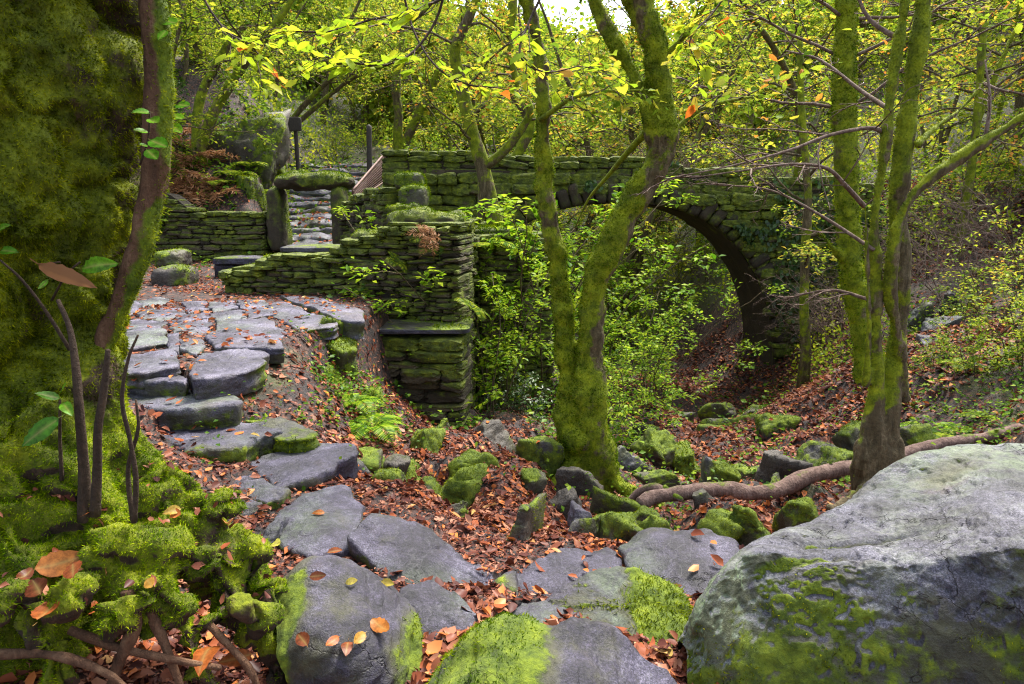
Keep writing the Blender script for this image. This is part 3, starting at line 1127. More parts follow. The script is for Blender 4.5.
bR2 = [(685, 662, 1.90), (712, 610, 1.93), (758, 572, 2.04), (805, 574, 2.00), (852, 577, 1.96), (902, 576, 1.90), (942, 572, 1.86), (982, 565, 1.82), (1026, 562, 1.77), (1062, 562, 1.72), (1152, 575, 1.62), (1235, 610, 1.7)]
bF = [(688, 690, 1.86), (716, 665, 1.86), (764, 640, 1.92), (810, 640, 1.88), (858, 645, 1.84), (905, 648, 1.80), (946, 648, 1.76), (988, 645, 1.72), (1030, 645, 1.68), (1070, 650, 1.62), (1155, 670, 1.52), (1230, 690, 1.6)]
foot = [('w', W(u, 690, 1.8)[0] * s, y, -.15) for (u, y, s) in ((690, 1.84, 1), (716, 1.8, 1), (764, 1.78, 1), (812, 1.74, 1), (860, 1.7, 1), (906, 1.66, 1), (948, 1.62, 1), (990, 1.58, 1), (1034, 1.54, 1), (1074, 1.5, 1), (1155, 1.42, 1), (1225, 1.5, 1))]
back = [('w', a[1] + .05, W(*s)[1] + .25, -.2) for a, s in zip(foot, bS)]
back2 = [('w', a[1] + .03, W(*s)[1] + .12, W(*s)[2] - .12) for a, s in zip(foot, bS)]
V, F = loft([foot, bF, bR2, bR, bM, bS, back2, back], 420, 280, .010, 3, strata=(nrm(np.array([.35, .5, .8])), 5.0, .012), soft=170)
V = V + vnormals(V, F) * (-.012 * sm(fbm(V * 9, 4, 88), .1, .5) + .007 * fbm(V * 28, 4, 89) - .008 * sm(fbm(V * 22, 3, 87), .22, .5))[:, None]
# weathered grooves running along the top
g = np.exp(-((V[:, 1] - 2.13 + .10 * (V[:, 0] - 1.2)) / .022) ** 2) * sm(V[:, 0], .85, 1.1) * sm(-V[:, 0], -1.5, -1.3) * sm(V[:, 2], .2, .35)
g2 = np.exp(-((V[:, 1] - 2.03 + .08 * (V[:, 0] - 1.0)) / .016) ** 2) * sm(V[:, 0], .75, .9) * sm(-V[:, 0], -1.25, -1.05) * sm(V[:, 2], .2, .3)
V[:, 2] -= .035 * g + .02 * g2
BOULDER_TOP = (V, F)


def big_moss(V, N):
    front = sm(-N[:, 1], .35, .7) * sm(.95 - N[:, 2], .1, .45)
    patch = np.exp(-((V[:, 0] - .95) / .22) ** 2) * np.exp(-((V[:, 2] - .22) / .13) ** 2)
    left = sm(.70 - V[:, 0], 0, .16)
    low = sm(.16 - V[:, 2], 0, .2)
    topm = np.exp(-((V[:, 0] - 1.72) / .22) ** 2 - ((V[:, 1] - 2.5) / .10) ** 2)
    return np.clip(.02 + front * (.38 + .30 * patch) + .16 * left + .25 * low + .26 * topm + .5 * (g + g2) * .8 + .33 * fbm(V * 3.0, 4, 71), 0, 1)


finish_rock('boulder', V, F, 'huge pale grey boulder with a mossy front face beside the two-stemmed tree', 'boulder', None, 'pale_rock', .3, 3, mossfn=big_moss, mthick=.002,
            lichenfn=lambda V, N: np.clip(1.5 * sm(.95 - V[:, 0], 0, .3) * sm(.8 - N[:, 2], -.05, .35) + .5 * sm(V[:, 0], 1.3, 1.7) * sm(V[:, 1], 2.2, 2.5) + .02, 0, 1), dens=15000, flen=.012, fw=.005, fmat='moss_dark', loc=np.array([1.4, 2.0, -.2]))

# rounded slate rock in front of the roots
s_ = [(280, 580, 1.92), (305, 562, 1.96), (340, 563, 1.98), (375, 578, 1.98), (402, 598, 1.96), (416, 622, 1.92), (419, 650, 1.86)]
m_ = [(276, 610, 1.82), (305, 590, 1.84), (342, 592, 1.85), (376, 602, 1.86), (402, 618, 1.86), (416, 640, 1.84), (418, 660, 1.80)]
f_ = [(276, 650, 1.70), (305, 640, 1.68), (340, 645, 1.66), (372, 650, 1.68), (398, 655, 1.72), (412, 668, 1.76), (416, 680, 1.74)]
f2 = [(285, 690, 1.66), (310, 695, 1.62), (340, 700, 1.6), (370, 700, 1.62), (394, 695, 1.66), (408, 692, 1.7), (412, 692, 1.72)]
ft = [('w', W(*a)[0], W(*a)[1] + .04, -.1) for a in f2]
bk2 = [('w', W(*a)[0], W(*a)[1] + .10, W(*a)[2] - .1) for a in s_]
bk = [('w', W(*a)[0], W(*a)[1] + .14, -.15) for a in s_]
V, F = loft([ft, f2, f_, m_, s_, bk2, bk], 110, 110, .012, 8, strata=(nrm(np.array([-.5, .3, .8])), 9.0, .012))
q = (V @ nrm(np.array([-.45, -.25, .85]))) * 22 + fbm(V * 3, 4, 18) * 1.6
V = V + vnormals(V, F) * ((np.floor(q) + sm(q - np.floor(q), .6, 1)) / 22 - q / 22)[:, None] * .16
SLATE_ROCK = (V, F)
finish_rock('rounded_rock', V, F, 'rounded slate rock with fallen orange leaves beside the mossy roots', 'rock', None, 'slate', .2, 8,
            mossfn=lambda V, N: np.clip(.12 + .45 * sm(V[:, 0], -.38, -.27) + .3 * sm(.1 - V[:, 2], -.1, .15) + .3 * sm(-.6 - V[:, 0], -.02, .05) + .4 * fbm(V * 4, 3, 21), 0, 1), dens=16000, flen=.014, fw=.005)

# mossy ridge-backed rock at the bottom centre
s_ = [(425, 690, 1.62), (450, 655, 1.66), (480, 627, 1.70), (512, 618, 1.72), (548, 622, 1.72), (590, 615, 1.72), (618, 628, 1.72), (650, 655, 1.70), (680, 676, 1.68), (700, 700, 1.64)]
m_ = [(422, 700, 1.55), (446, 672, 1.58), (478, 645, 1.60), (510, 636, 1.61), (546, 640, 1.62), (588, 640, 1.64), (618, 648, 1.65), (652, 668, 1.64), (684, 690, 1.62), (702, 708, 1.58)]
f_ = [(415, 745, 1.42), (440, 730, 1.42), (474, 715, 1.42), (506, 710, 1.42), (544, 715, 1.42), (586, 720, 1.42), (618, 725, 1.44), (654, 735, 1.46), (688, 745, 1.48), (706, 750, 1.5)]
ft = [('w', W(*a)[0], W(*a)[1] - .08, -.15) for a in f_]
bk2 = [('w', W(*a)[0], W(*a)[1] + .10, W(*a)[2] - .10) for a in s_]
bk = [('w', W(*a)[0], W(*a)[1] + .14, -.15) for a in s_]
V, F = loft([ft, f_, m_, s_, bk2, bk], 150, 110, .012, 12, strata=(nrm(np.array([.9, -.1, .45])), 11.0, .03))
finish_rock('mossy_rock', V, F, 'bright green moss-covered rock at the bottom of the picture', 'rock', None, 'slate', .6, 12,
            mossfn=lambda V, N: np.clip(.66 - .40 * sm(V[:, 0], .02, .16) + .35 * fbm(V * np.array([6, 2.5, 3.]), 4, 22), 0, 1), dens=42000, flen=.012, fw=.0045, fmat='moss_bright')

# sloping slate slabs of the hollow
slab_px([(346, 533), (372, 512), (398, 515), (425, 527), (462, 553), (482, 572), (497, 592), (488, 606), (462, 612), (430, 596), (395, 578), (362, 556)], .06, .3, 'long sloping slate slab running down from the lowest step', 'slate_slab', 'rock', None, plane=(-.30, .06, -.35, 2.5), seed=140, crop=False, dome=.035, rough=.02, flake=.05, moss=.03, matn='slate', litter=5)
slab_px([(400, 592), (430, 585), (462, 602), (480, 622), (476, 640), (440, 652), (412, 645), (405, 620)], .10, .3, 'dark slate rock wedged between the rounded rock and the mossy rock', 'slate_slab', 'rock', None, plane=(-.3, .25, -.2, 2.1), seed=141, crop=False, dome=.02, rough=.02, flake=.05, moss=.02, matn='slate')
slab_px([(540, 600), (575, 583), (630, 576), (662, 580), (684, 600), (688, 640), (660, 660), (620, 640), (570, 622), (545, 615)], .02, .35, 'flat-topped slate rock with a thickly mossed end', 'slate_slab', 'rock', None, plane=(.0, .12, .25, 2.3), seed=142, crop=False, dome=.04, rough=.03, flake=.05, matn='slate', fmat='moss_fuzz', flen=.022, dens=16000,
        mossfn=lambda V, N: np.clip(.05 + .75 * sm(V[:, 0], .36, .5) + .3 * sm(-N[:, 1], .2, .6) + .35 * fbm(V * 4, 3, 23), 0, 1))
slab_px([(616, 545), (650, 528), (700, 528), (738, 540), (745, 552), (722, 580), (700, 602), (672, 595), (640, 572)], -.06, .35, 'tilted slate slab with a straight mossy edge next to the huge boulder', 'slate_slab', 'rock', None, plane=(.10, .10, .5, 2.7), seed=143, crop=False, dome=.02, rough=.018, moss=.04, matn='paving', litter=70, lsize=.055)
slab_px([(478, 600), (520, 570), (560, 548), (610, 546), (622, 556), (625, 578), (575, 590), (545, 610), (500, 618)], -.06, .3, 'wet leaf-strewn slab in front of the dark mossy boulder', 'slate_slab', 'rock', None, plane=(0, .02, .2, 2.6), seed=144, crop=False, dome=.02, rough=.02, moss=.05, matn='slate', litter=110, lsize=.05)
slab_px([(470, 640), (520, 600), (560, 596), (580, 612), (540, 640)], .03, .2, 'small grey slab behind the bright mossy rock', 'slate_slab', 'rock', None, plane=(0, .0, 0, 2.0), seed=145, crop=False, dome=.02, rough=.02, moss=.1, matn='slate', litter=40, lsize=.05)

B = px_boulder
B(470, 562, 510, 3.05, .42, .42, 'dark round boulder with a moss cap in the leaf litter', seed=21, moss=.5, litter=40, group=None)
B(558, 600, 508, 3.6, .3, .25, 'small grey stone between the moss-capped boulder and the twin trunk', seed=22, moss=.12, matn='slate', group=None)
B(618, 668, 505, 3.9, .45, .3, 'low mossy stone at the near foot of the twin trunk', seed=23, moss=.5, group=None)
B(590, 640, 492, 4.3, .4, .28, 'moss-covered stone touching the twin trunk roots', seed=24, moss=.52, group=None)
B(690, 742, 514, 3.5, .5, .3, 'low mossy stone behind the tilted slate slab', seed=25, moss=.5, group=None)
B(730, 775, 508, 3.4, .4, .3, 'mossy stone behind the tip of the huge boulder', seed=26, moss=.52, group=None)
B(770, 838, 497, 3.5, .5, .35, 'long mossy stone in front of the two-stemmed tree roots', seed=27, moss=.48, group=None)
B(662, 700, 448, 7.2, .6, .6, 'pointed mossy boulder in the stream hollow', seed=28, moss=.6, group=None, dens=3000, flen=.03, fw=.012)
B(695, 790, 415, 9.5, 1.6, 1.2, 'large dark boulder under the bridge abutment', seed=29, moss=.5, group=None, dens=1500, flen=.04, fw=.015)
B(676, 735, 428, 8.6, 1.0, .8, 'mossy boulder left of the large dark boulder by the bridge', seed=30, moss=.7, group=None, dens=1500, flen=.04, fw=.015)
B(705, 760, 468, 6.4, .6, .35, 'leaf-covered low boulder above the fallen branch', seed=31, moss=.45, group=None, litter=60, dens=2500, flen=.03, fw=.012)
B(600, 640, 510, 3.5, .35, .25, 'little moss cushion stone in front of the twin trunk', seed=38, moss=.5, group=None)
B(330, 396, 442, 4.3, .5, .4, 'mossy stone half sunk in the leafy bank below the ruined wall', seed=32, moss=.45, group=None)
B(395, 450, 430, 4.9, .5, .35, 'low mossy hummock stone in the red leaf litter', seed=33, moss=.6, group=None, litter=40)
B(440, 500, 452, 4.5, .4, .25, 'flat mossy stone in the middle of the leaf slope', seed=34, moss=.6, group=None, litter=30)
B(505, 545, 470, 4.3, .35, .22, 'small mossy stone on the leaf slope near the twin trunk', seed=35, moss=.48, group=None)
B(380, 412, 455, 4.2, .3, .25, 'small dark stone beside the green fern', seed=36, moss=.35, group=None)
B(440, 475, 496, 3.7, .3, .22, 'mossy stone just above the long sloping slate slab', seed=37, moss=.55, group=None)
B(890, 940, 425, 5.2, .6, .5, 'dark mossy stone behind the two-stemmed tree', seed=39, moss=.5, group=None)
B(640, 700, 470, 5.6, .5, .3, 'wet dark stone beneath the fork of the fallen branch', seed=40, moss=.3, group=None, matn='dark_rock')
B(215, 290, 122, 14.6, 2.2, 1.6, 'big brown boulder with ivy on the bank above the doorway', seed=41, moss=.42, group=None, dens=900, flen=.06, fw=.02)
B(258, 298, 128, 15.2, 1.6, 1.5, 'mossy boulder leaning on the big brown bank boulder', seed=42, moss=.6, group=None, dens=900, flen=.06, fw=.02)
B(232, 265, 178, 13.2, .9, .7, 'low mossy rock on the bank just left of the doorway lintel', seed=43, moss=.65, group=None, dens=900, flen=.06, fw=.02)
for i, (u0, u1, vt, Y, lab) in enumerate([(905, 935, 300, 9.4, 'purple stone lowest in the scree behind the several-stemmed tree'), (920, 955, 318, 8.8, 'dark stone in the scree just behind the several-stemmed tree'), (935, 962, 292, 10.0, 'small purple stone highest in the scree on the far slope'), (912, 940, 338, 8.2, 'purple stone sunk in leaves right of the mossy stems'),
                                     (700, 735, 402, 11.5, 'mossy stone in the shadow of the arch pier'), (650, 690, 410, 10.5, 'mossy stone in the stream bed under the arch'), (735, 775, 405, 10.8, 'mossy stone at the foot of the arch pier'), (690, 720, 425, 8.6, 'dark stone in the bed in front of the arch'), (720, 752, 440, 7.8, 'leaf-strewn stone in the bed in front of the arch'), (628, 660, 424, 8.2, 'mossy stone between the saplings and the stream bed'), (770, 812, 395, 11.6, 'mossy stone at the bottom of the slim trunk by the abutment')]):
    B(u0, u1, vt, Y, .6, .45, lab, seed=90 + i, moss=.12 if i < 4 else .5, group=None, matn='slate' if i < 4 else 'dark_rock', dens=2500, flen=.025, fw=.01, litter=30)
GUL = [(405, 432, 468, 4.4, 'low', 'beside the path fern'), (430, 470, 418, 5.6, 'long', 'under the leafy brow below the wall block'), (470, 512, 425, 5.6, 'mossy', 'on the brow between wall block and twin trunk'),
       (520, 556, 440, 5.5, 'round', 'near the left foot of the twin trunk'), (455, 492, 472, 4.1, 'jagged', 'in mid slope above the dark round boulder'), (412, 448, 484, 3.9, 'flat', 'above the head of the long sloping slab'),
       (548, 582, 490, 4.2, 'grey', 'between the dark boulder and the twin trunk roots'), (575, 604, 522, 3.5, 'grey', 'beside the wet leaf-strewn slab'), (640, 672, 520, 3.4, 'small', 'right above the tilted slate slab'),
       (700, 735, 470, 5.4, 'mossy', 'just over the middle of the fallen branch'), (745, 785, 458, 6.0, 'dark', 'over the bend of the fallen branch'), (800, 842, 452, 6.2, 'mossy', 'left of the two-stemmed base up the slope'),
       (640, 668, 440, 7.0, 'grey', 'in the stream bed behind the twin trunk'), (610, 640, 452, 6.4, 'wet', 'at the back foot of the twin trunk'), (680, 720, 500, 4.2, 'low', 'under the fallen branch near its fork'),
       (770, 800, 480, 4.9, 'mossy', 'touching the underside of the fallen branch'), (840, 870, 430, 6.4, 'dark', 'in leaves left of the mossy stems'), (760, 800, 420, 8.2, 'mossy', 'below the slim trunk by the abutment'), (560, 592, 470, 4.9, 'small', 'against the root flare of the twin trunk'), (380, 408, 478, 3.7, 'broken', 'at the back edge of the long sloping slab')]
for i, (u0, u1, vt, Y, k, lab) in enumerate(GUL):
    B(u0 - 9, u1 + 10, vt - 6, Y, .45 + .08 * (i % 3), .38 + .06 * (i % 4), '%s stone %s' % (k, lab), seed=260 + i, moss=(.5, .4, .12, .45)[i % 4], matn=('dark_rock', 'slate')[i % 2], group=None, litter=30, dens=9000, flen=.016, fw=.006)
EDGE = [(228, 262, 402, 4.15, 'mossy stone tucked at the far end of the second step'), (196, 226, 462, 3.5, 'flat stone beside the trunk side of the thick slab step'), (345, 375, 462, 3.9, 'stone holding the outer edge of the broad pale step slab'), (352, 380, 500, 3.3, 'small stone between the lowest step and the leaf slope'),
        (262, 290, 520, 2.75, 'mossy stone filling the gap left of the lowest step'), (305, 335, 418, 4.4, 'stone behind the moss-topped wedge stone'), (240, 270, 500, 2.95, 'small stone under the little flat step stone'), (270, 300, 385, 4.9, 'rough stone under the brink by the half-moon flagstone'), (398, 430, 505, 3.3, 'stone at the back of the long sloping slate slab'), (495, 530, 590, 2.35, 'small wet stone in the leaf channel between the slabs')]
for i, (u0, u1, vt, Y, lab) in enumerate(EDGE):
    B(u0, u1, vt, Y, .3, .26, lab, seed=290 + i, moss=(.3, .12, .2)[i % 3], matn='slate', group=None, litter=40, lsize=.05, dens=9000, flen=.014, fw=.005)
# stones of the mossy bank at the edge of the terrace
for i, (u0, u1, vt, Y, lab) in enumerate([
        (300, 345, 320, 5.9, 'mossy bank stone right under the long pale corner flagstone'),
        (318, 358, 338, 5.8, 'mossy bank stone against the lower block of the ruined wall'),
        (318, 352, 362, 5.5, 'mossy bank stone above the green fern'),
        (262, 300, 352, 4.9, 'mossy bank stone next to the half-moon flagstone'),
        (345, 385, 395, 5.6, 'mossy stone at the foot of the lower wall block')]):
    B(u0, u1, vt, Y, .45, .5, lab, seed=50 + i, moss=.65, group=None, dens=7000, flen=.025, fw=.009)

_z = carve(TV[:, 0], TV[:, 1], TV[:, 2].copy())
terr_o.data.vertices.foreach_set('co', np.c_[TV[:, :2], _z].astype(np.float32).ravel())
terr_o.data.update()

# ------------------------------------------------------------------ dry stone walls


def wall_face(buf, A, Bp, topz, botz, th, seed, ch=(.04, .10), lw=(.12, .42), jit=.02, mossf=None, core=True, sub=3):
    """coursed rubble between plan points A and Bp; topz/botz functions of s in metres"""
    rng = np.random.RandomState(seed)
    A, Bp = np.array(A, float), np.array(Bp, float)
    L = np.linalg.norm(Bp - A)
    d = (Bp - A) / L
    n = np.array([d[1], -d[0]])
    D, T = ico(sub)
    zmin = min(botz(s) for s in np.linspace(0, L, 25))
    zmax = max(topz(s) for s in np.linspace(0, L, 9))
    z = zmin
    while z < zmax:
        h = rng.uniform(*ch)
        s = -rng.uniform(0, .2)
        while s < L:
            w = rng.uniform(*lw) * (1.2 if h > .08 else 1)
            s0, s1 = max(s, 0), min(s + w, L)
            mid = (s0 + s1) / 2
            if s1 - s0 > .05 and z + h * .5 < topz(mid) and z + h > botz(mid) - .02:
                hh = h * rng.uniform(.93, 1.25)
                # superellipsoid stone
                e = rng.uniform(7, 16)
                q = D / ((np.abs(D) ** e).sum(1) ** (1 / e))[:, None]
                q = q * np.array([(s1 - s0) / 2 * rng.uniform(.97, 1.06), th / 2 * rng.uniform(.93, 1.07), hh / 2])
                q = q + nrm(q) * (fbm(q * 8 + rng.uniform(0, 99, 3), 4, seed) * .035)[:, None]
                a = rng.normal(0, .06)
                q[:, 2] *= 1 + rng.normal(0, .22) * q[:, 0] / (s1 - s0)
                qx = q[:, 0] * math.cos(a) - q[:, 2] * math.sin(a)
                qz = q[:, 0] * math.sin(a) + q[:, 2] * math.cos(a)
                off = rng.normal(0, jit * 1.3)
                zj = rng.normal(0, .008)
                P = np.empty_like(q)
                P[:, 0] = A[0] + d[0] * (mid + qx) + n[0] * (q[:, 1] + off)
                P[:, 1] = A[1] + d[1] * (mid + qx) + n[1] * (q[:, 1] + off)
                P[:, 2] = z + h / 2 + qz + zj
                top = topz(mid)
                nz = nrm(q / np.array([(s1 - s0), th, hh]) ** 2)[:, 2]
                m = .55 + .14 * nz + .40 * sm(P[:, 2], top - .22, top - .02) + .35 * fbm(P * 1.5, 3, seed + 1)
                if mossf is not None:
                    m = m + mossf(P)
                buf.add(P, T, moss=np.clip(m, 0, 1), rnd=rng.random_sample())
            s += w
        z += h
    if core:
        S = np.linspace(.06, L - .06, 24)
        V = []
        for s in S:
            for side in (-1, 1):
                c = A + d * s + n * side * th * .36
                V.append([c[0], c[1], botz(s)])
                V.append([c[0], c[1], topz(s) - .07])
        V = np.array(V)
        F = []
        for i in range(len(S) - 1):
            a, c = i * 4, i * 4 + 4
            F += [[a, c, c + 1, a + 1], [a + 3, c + 3, c + 2, a + 2], [a + 1, c + 1, c + 3, a + 3]]
        F += [[0, 1, 3, 2], [len(V) - 4, len(V) - 2, len(V) - 1, len(V) - 3]]
        buf.add(V, np.array(F), moss=.3, rnd=.1)


def finish_wall(name, buf, parent, dens=2500, flen=.035, fw=.012, seed=0, thr=.62, matn='moss_fuzz'):
    V, F, A = buf.get()
    o = put(name, (V, F, A), M['wall_stone'], parent, smooth=False)
    N = vnormals(V, F)
    w = np.clip((A['moss'] + .3 * fbm(V * 5, 3, seed) - thr) * 3, 0, 1) * np.clip(N[:, 2] + .75, 0.1, 1)
    moss_on(o, V, F, w, dens, flen, fw, seed=seed, mat=M[matn], droop=.4)
    return o


def cushion(parent, pts, r, seed, matn='moss_bright', name='moss_cap'):
    pass


# long wall behind the terrace, left of the doorway
yA = 12.2
a0, a1 = W(120, 230, yA), W(268, 230, yA)
rw = thing('rubble_wall', (a0[0], yA, hz1(a0[0], yA)), 'long mossy rubble wall along the back of the terrace left of the doorway', 'wall')
b = Buf()
LA = a1[0] - a0[0]


def topA(s):
    u = 120 + (268 - 120) * s / LA
    v = np.interp(u, [120, 158, 176, 192, 200, 215, 240, 268], [186, 188, 190, 203, 207, 210, 212, 212])
    return float(W(u, v, yA)[2]) + .03 * math.sin(s * 7)


wall_face(b, a0[:2], a1[:2], topA, lambda s: .25, .5, 1, ch=(.05, .12), lw=(.15, .5))
finish_wall('masonry', b, rw, 1300, .05, .018, 1)

# doorway: lintel on two jambs
yD = 12.0
dw = thing('stone_doorway', (W(308, 250, yD)[0], yD, .6), 'small square stone doorway with a moss-covered lintel', 'doorway')


def block(c, dims, seed, e=6, rough=.03, yaw=0, sub=5, taper=0):
    D, T = ico(sub)
    q = D / ((np.abs(D) ** e).sum(1) ** (1 / e))[:, None] * np.array(dims) / 2
    q[:, 0] *= 1 - taper * q[:, 2] / dims[2]
    mean = float(np.mean(dims))
    q = q + nrm(q / np.array(dims) ** 2) * (fbm(q / mean * 2.5 + seed, 5, seed) * rough * mean)[:, None] * 1.5
    ca, sa = math.cos(yaw), math.sin(yaw)
    q = np.c_[q[:, 0] * ca - q[:, 1] * sa, q[:, 0] * sa + q[:, 1] * ca, q[:, 2]]
    return q + np.asarray(c), [T]


def px_block(u0, u1, v0, v1, Y, depth, parent, name, seed, moss=.5, matn='wall_stone', dens=2500, flen=.04, fw=.014, fmat='moss_bright', **kw):
    p, q = W(u0, v0, Y), W(u1, v1, Y)
    c = ((p[0] + q[0]) / 2, Y + depth / 2, (p[2] + q[2]) / 2)
    V, F = block(c, (q[0] - p[0], depth, p[2] - q[2]), seed, **kw)
    N = vnormals(V, F)
    m = np.clip(moss + .35 * N[:, 2] + .4 * fbm(V * 3, 3, seed), 0, 1)
    bb = Buf()
    bb.add(V, F, moss=m, rnd=.4)
    o = put(name, bb, M[matn], parent)
    moss_on(o, V, F, np.clip((m - .55) * 3, 0, 1), dens, flen, fw, seed=seed, mat=M[fmat])
    return o


px_block(263, 285, 186, 252, yD, .5, dw, 'jamb', 11, moss=.5, taper=.3, e=4.5, rough=.05)
px_block(328, 348, 186, 252, yD - .35, .5, dw, 'jamb', 12, moss=.5, e=4.5, rough=.05)
o = px_block(268, 349, 172, 189, yD - .35, .85, dw, 'lintel', 13, moss=.55, e=3.2, rough=.10, dens=6000, flen=.03, fw=.01)
px_block(277, 336, 246, 253, yD - .1, .7, dw, 'threshold', 14, moss=.0, matn='paving')

# steps climbing behind the doorway
for i in range(13):
    f = i / 12.0
    Y = 12.75 + 6.6 * f
    v = 243 - 79 * f
    zt = W(330, v, Y)[2]
    u0, u1 = 268 + 20 * f, 352 + 34 * f
    x0, x1 = W(u0, v, Y)[0], W(u1, v, Y)[0]
    V, F = block(((x0 + x1) / 2, Y + .3, zt - .12), (x1 - x0, .62, .26), 200 + i, e=5, rough=.10, yaw=.06 * math.sin(i * 2.3))
    N = vnormals(V, F)
    words = ['lowest', 'second', 'third', 'fourth', 'fifth', 'sixth', 'seventh', 'eighth', 'ninth', 'tenth', 'eleventh', 'twelfth', 'topmost']
    finish_rock('stone_stair', V, F, '%s stone stair climbing through the doorway towards the wood' % words[i], 'stair', 'stairs behind the doorway', 'paving', .05, 200 + i,
                mossfn=lambda V, N: np.clip(.1 + .4 * (1 - N[:, 2]) * .6 + .4 * fbm(V * 2, 3, 5), 0, 1), dens=600, flen=.05, fw=.018, litter=110, lsize=.085)

# stone bench in front of the long wall
bn = thing('stone_bench', (W(240, 280, 9.4)[0], 9.5, .4), 'plain stone slab bench on the terrace in front of the rubble wall', 'bench')
px_block(211, 271, 258, 265, 9.3, .45, bn, 'seat', 15, moss=.05, matn='paving', e=10, rough=.012)
px_block(213, 236, 264, 283, 9.36, .36, bn, 'support', 16, moss=.1, matn='slate', e=9, rough=.02)
px_block(250, 268, 265, 283, 9.36, .36, bn, 'support', 17, moss=.3, matn='slate', e=9, rough=.02)
for i, (u0, u1, v0, v1, Y, lab, mo) in enumerate([
        (150, 178, 252, 270, 8.9, 'low mossy stone by the old trunk on the back edge of the terrace', .45),
        (146, 186, 268, 292, 8.5, 'squat block under the low mossy stone beside the old trunk', .3),
        (180, 232, 283, 293, 8.9, 'long flat kerb stone in front of the bench', .12),
        (234, 262, 268, 292, 8.6, 'mossy stone block at the near end of the bench', .55),
        (254, 292, 258, 288, 8.3, 'mossy stone block stacked against the start of the ruined wall', .6)]):
    p, q = W(u0, v0, Y), W(u1, v1, Y)
    V, F = block(((p[0] + q[0]) / 2, Y + .25, (p[2] + q[2]) / 2), (q[0] - p[0], .5, p[2] - q[2]), 220 + i, e=4, rough=.05)
    finish_rock('loose_block', V, F, lab, 'stone block', None, 'dark_rock', mo, 220 + i, dens=3000, flen=.03, fw=.012)

# ruined mill wall with the high corner
yC = 7.5
c0, c1 = W(236, 260, 8.1), W(467, 260, yC)
ru = thing('ruined_wall', (c0[0], yC, .3), 'high ruined rubble wall with a thick moss cap beside the terrace', 'wall')
LC = float(np.linalg.norm(c1[:2] - c0[:2]))


def topC(s):
    f = s / LC
    u = 236 + (467 - 236) * f
    Y = 8.1 + (yC - 8.1) * f
    v = np.interp(u, [236, 270, 283, 340, 348, 372, 388, 402, 440, 467], [272, 262, 252, 250, 242, 238, 228, 224, 220, 222])
    return float(W(u, v, Y)[2]) + .02 * math.sin(s * 9)


b = Buf()
wall_face(b, c0[:2], c1[:2], topC, lambda s: -.9 if s > LC * .5 else .2, .6, 2, ch=(.032, .085), lw=(.10, .38))
# return of the corner running back
r1 = c1[:2] + np.array([.12, 2.6])
wall_face(b, c1[:2] + np.array([-.27, .25]), r1 + np.array([-.27, 0]), lambda s: topC(LC) - .02 * s, lambda s: -1.2, .55, 3, ch=(.032, .085), lw=(.10, .38))
finish_wall('masonry', b, ru, 3500, .03, .010, 2)
# moss caps and the blocks on top
px_block(346, 400, 232, 246, 7.6, .5, ru, 'cap_stone', 31, moss=.6, e=3, rough=.10, dens=9000, flen=.022, fw=.008)
px_block(384, 468, 211, 233, 7.45, .62, ru, 'cap_stone', 32, moss=.6, e=3, rough=.12, dens=9000, flen=.022, fw=.008)
px_block(386, 420, 205, 214, 7.9, .4, ru, 'cap_stone', 33, moss=.6, e=3, rough=.12, dens=9000, flen=.022, fw=.008)
px_block(277, 345, 247, 253, 7.9, .6, ru, 'sill', 34, moss=.02, matn='paving', e=8, rough=.012)
# low plinth block that juts out below
b = Buf()
d0, d1 = W(361, 360, 7.15), W(468, 360, 7.0)
wall_face(b, d0[:2], d1[:2], lambda s: float(W(400, 333, 7.1)[2]), lambda s: -1.2, .6, 4, ch=(.06, .16), lw=(.2, .6), mossf=lambda P: -.12)
finish_wall('plinth', b, ru, 2500, .03, .010, 4)
px_block(359, 470, 329, 335, 6.78, .75, ru, 'ledge', 35, moss=.2, matn='slate', e=8, rough=.01)

# wall between the doorway and the corner, with two stacked blocks
e0, e1 = W(354, 230, 11.9), W(400, 230, 9.6)
wb = thing('side_wall', (e0[0], 11, .3), 'mossy stub wall between the doorway and the ruined corner', 'wall')
b = Buf()
LB = float(np.linalg.norm(e1[:2] - e0[:2]))
wall_face(b, e0[:2], e1[:2], lambda s: float(np.interp(s / LB, [0, .4, .7, 1], [W(350, 204, 12)[2], W(365, 196, 11)[2], W(385, 188, 10.2)[2], W(398, 186, 9.6)[2]])), lambda s: .0, .5, 5, ch=(.05, .11), lw=(.15, .45))
finish_wall('masonry', b, wb, 1800, .045, .016, 5)
for (u0, u1, v0, v1, Y, sd_, lab) in [(393, 422, 173, 190, 9.3, 36, 'upper of two mossy blocks stacked on the ruined corner'), (398, 426, 186, 209, 9.1, 37, 'lower of two mossy blocks stacked on the ruined corner')]:
    p, q = W(u0, v0, Y), W(u1, v1, Y)
    V, F = block(((p[0] + q[0]) / 2, Y + .2, (p[2] + q[2]) / 2), (q[0] - p[0], .42, p[2] - q[2]), sd_, e=4.5, rough=.05)
    finish_rock('stacked_block', V, F, lab, 'stone block', None, 'dark_rock', .6, sd_, dens=5000, flen=.035, fw=.012, fmat='moss_bright')
pz = W(412, 212, 9.3)
V, F = block((pz[0], 9.35, pz[2] - .55), (.5, .5, 1.1), 38, e=5, rough=.03)
bb = Buf(); bb.add(V, F, moss=.4 + .3 * fbm(V * 3, 3, 4), rnd=.3)
put('pier', bb, M['wall_stone'], wb)

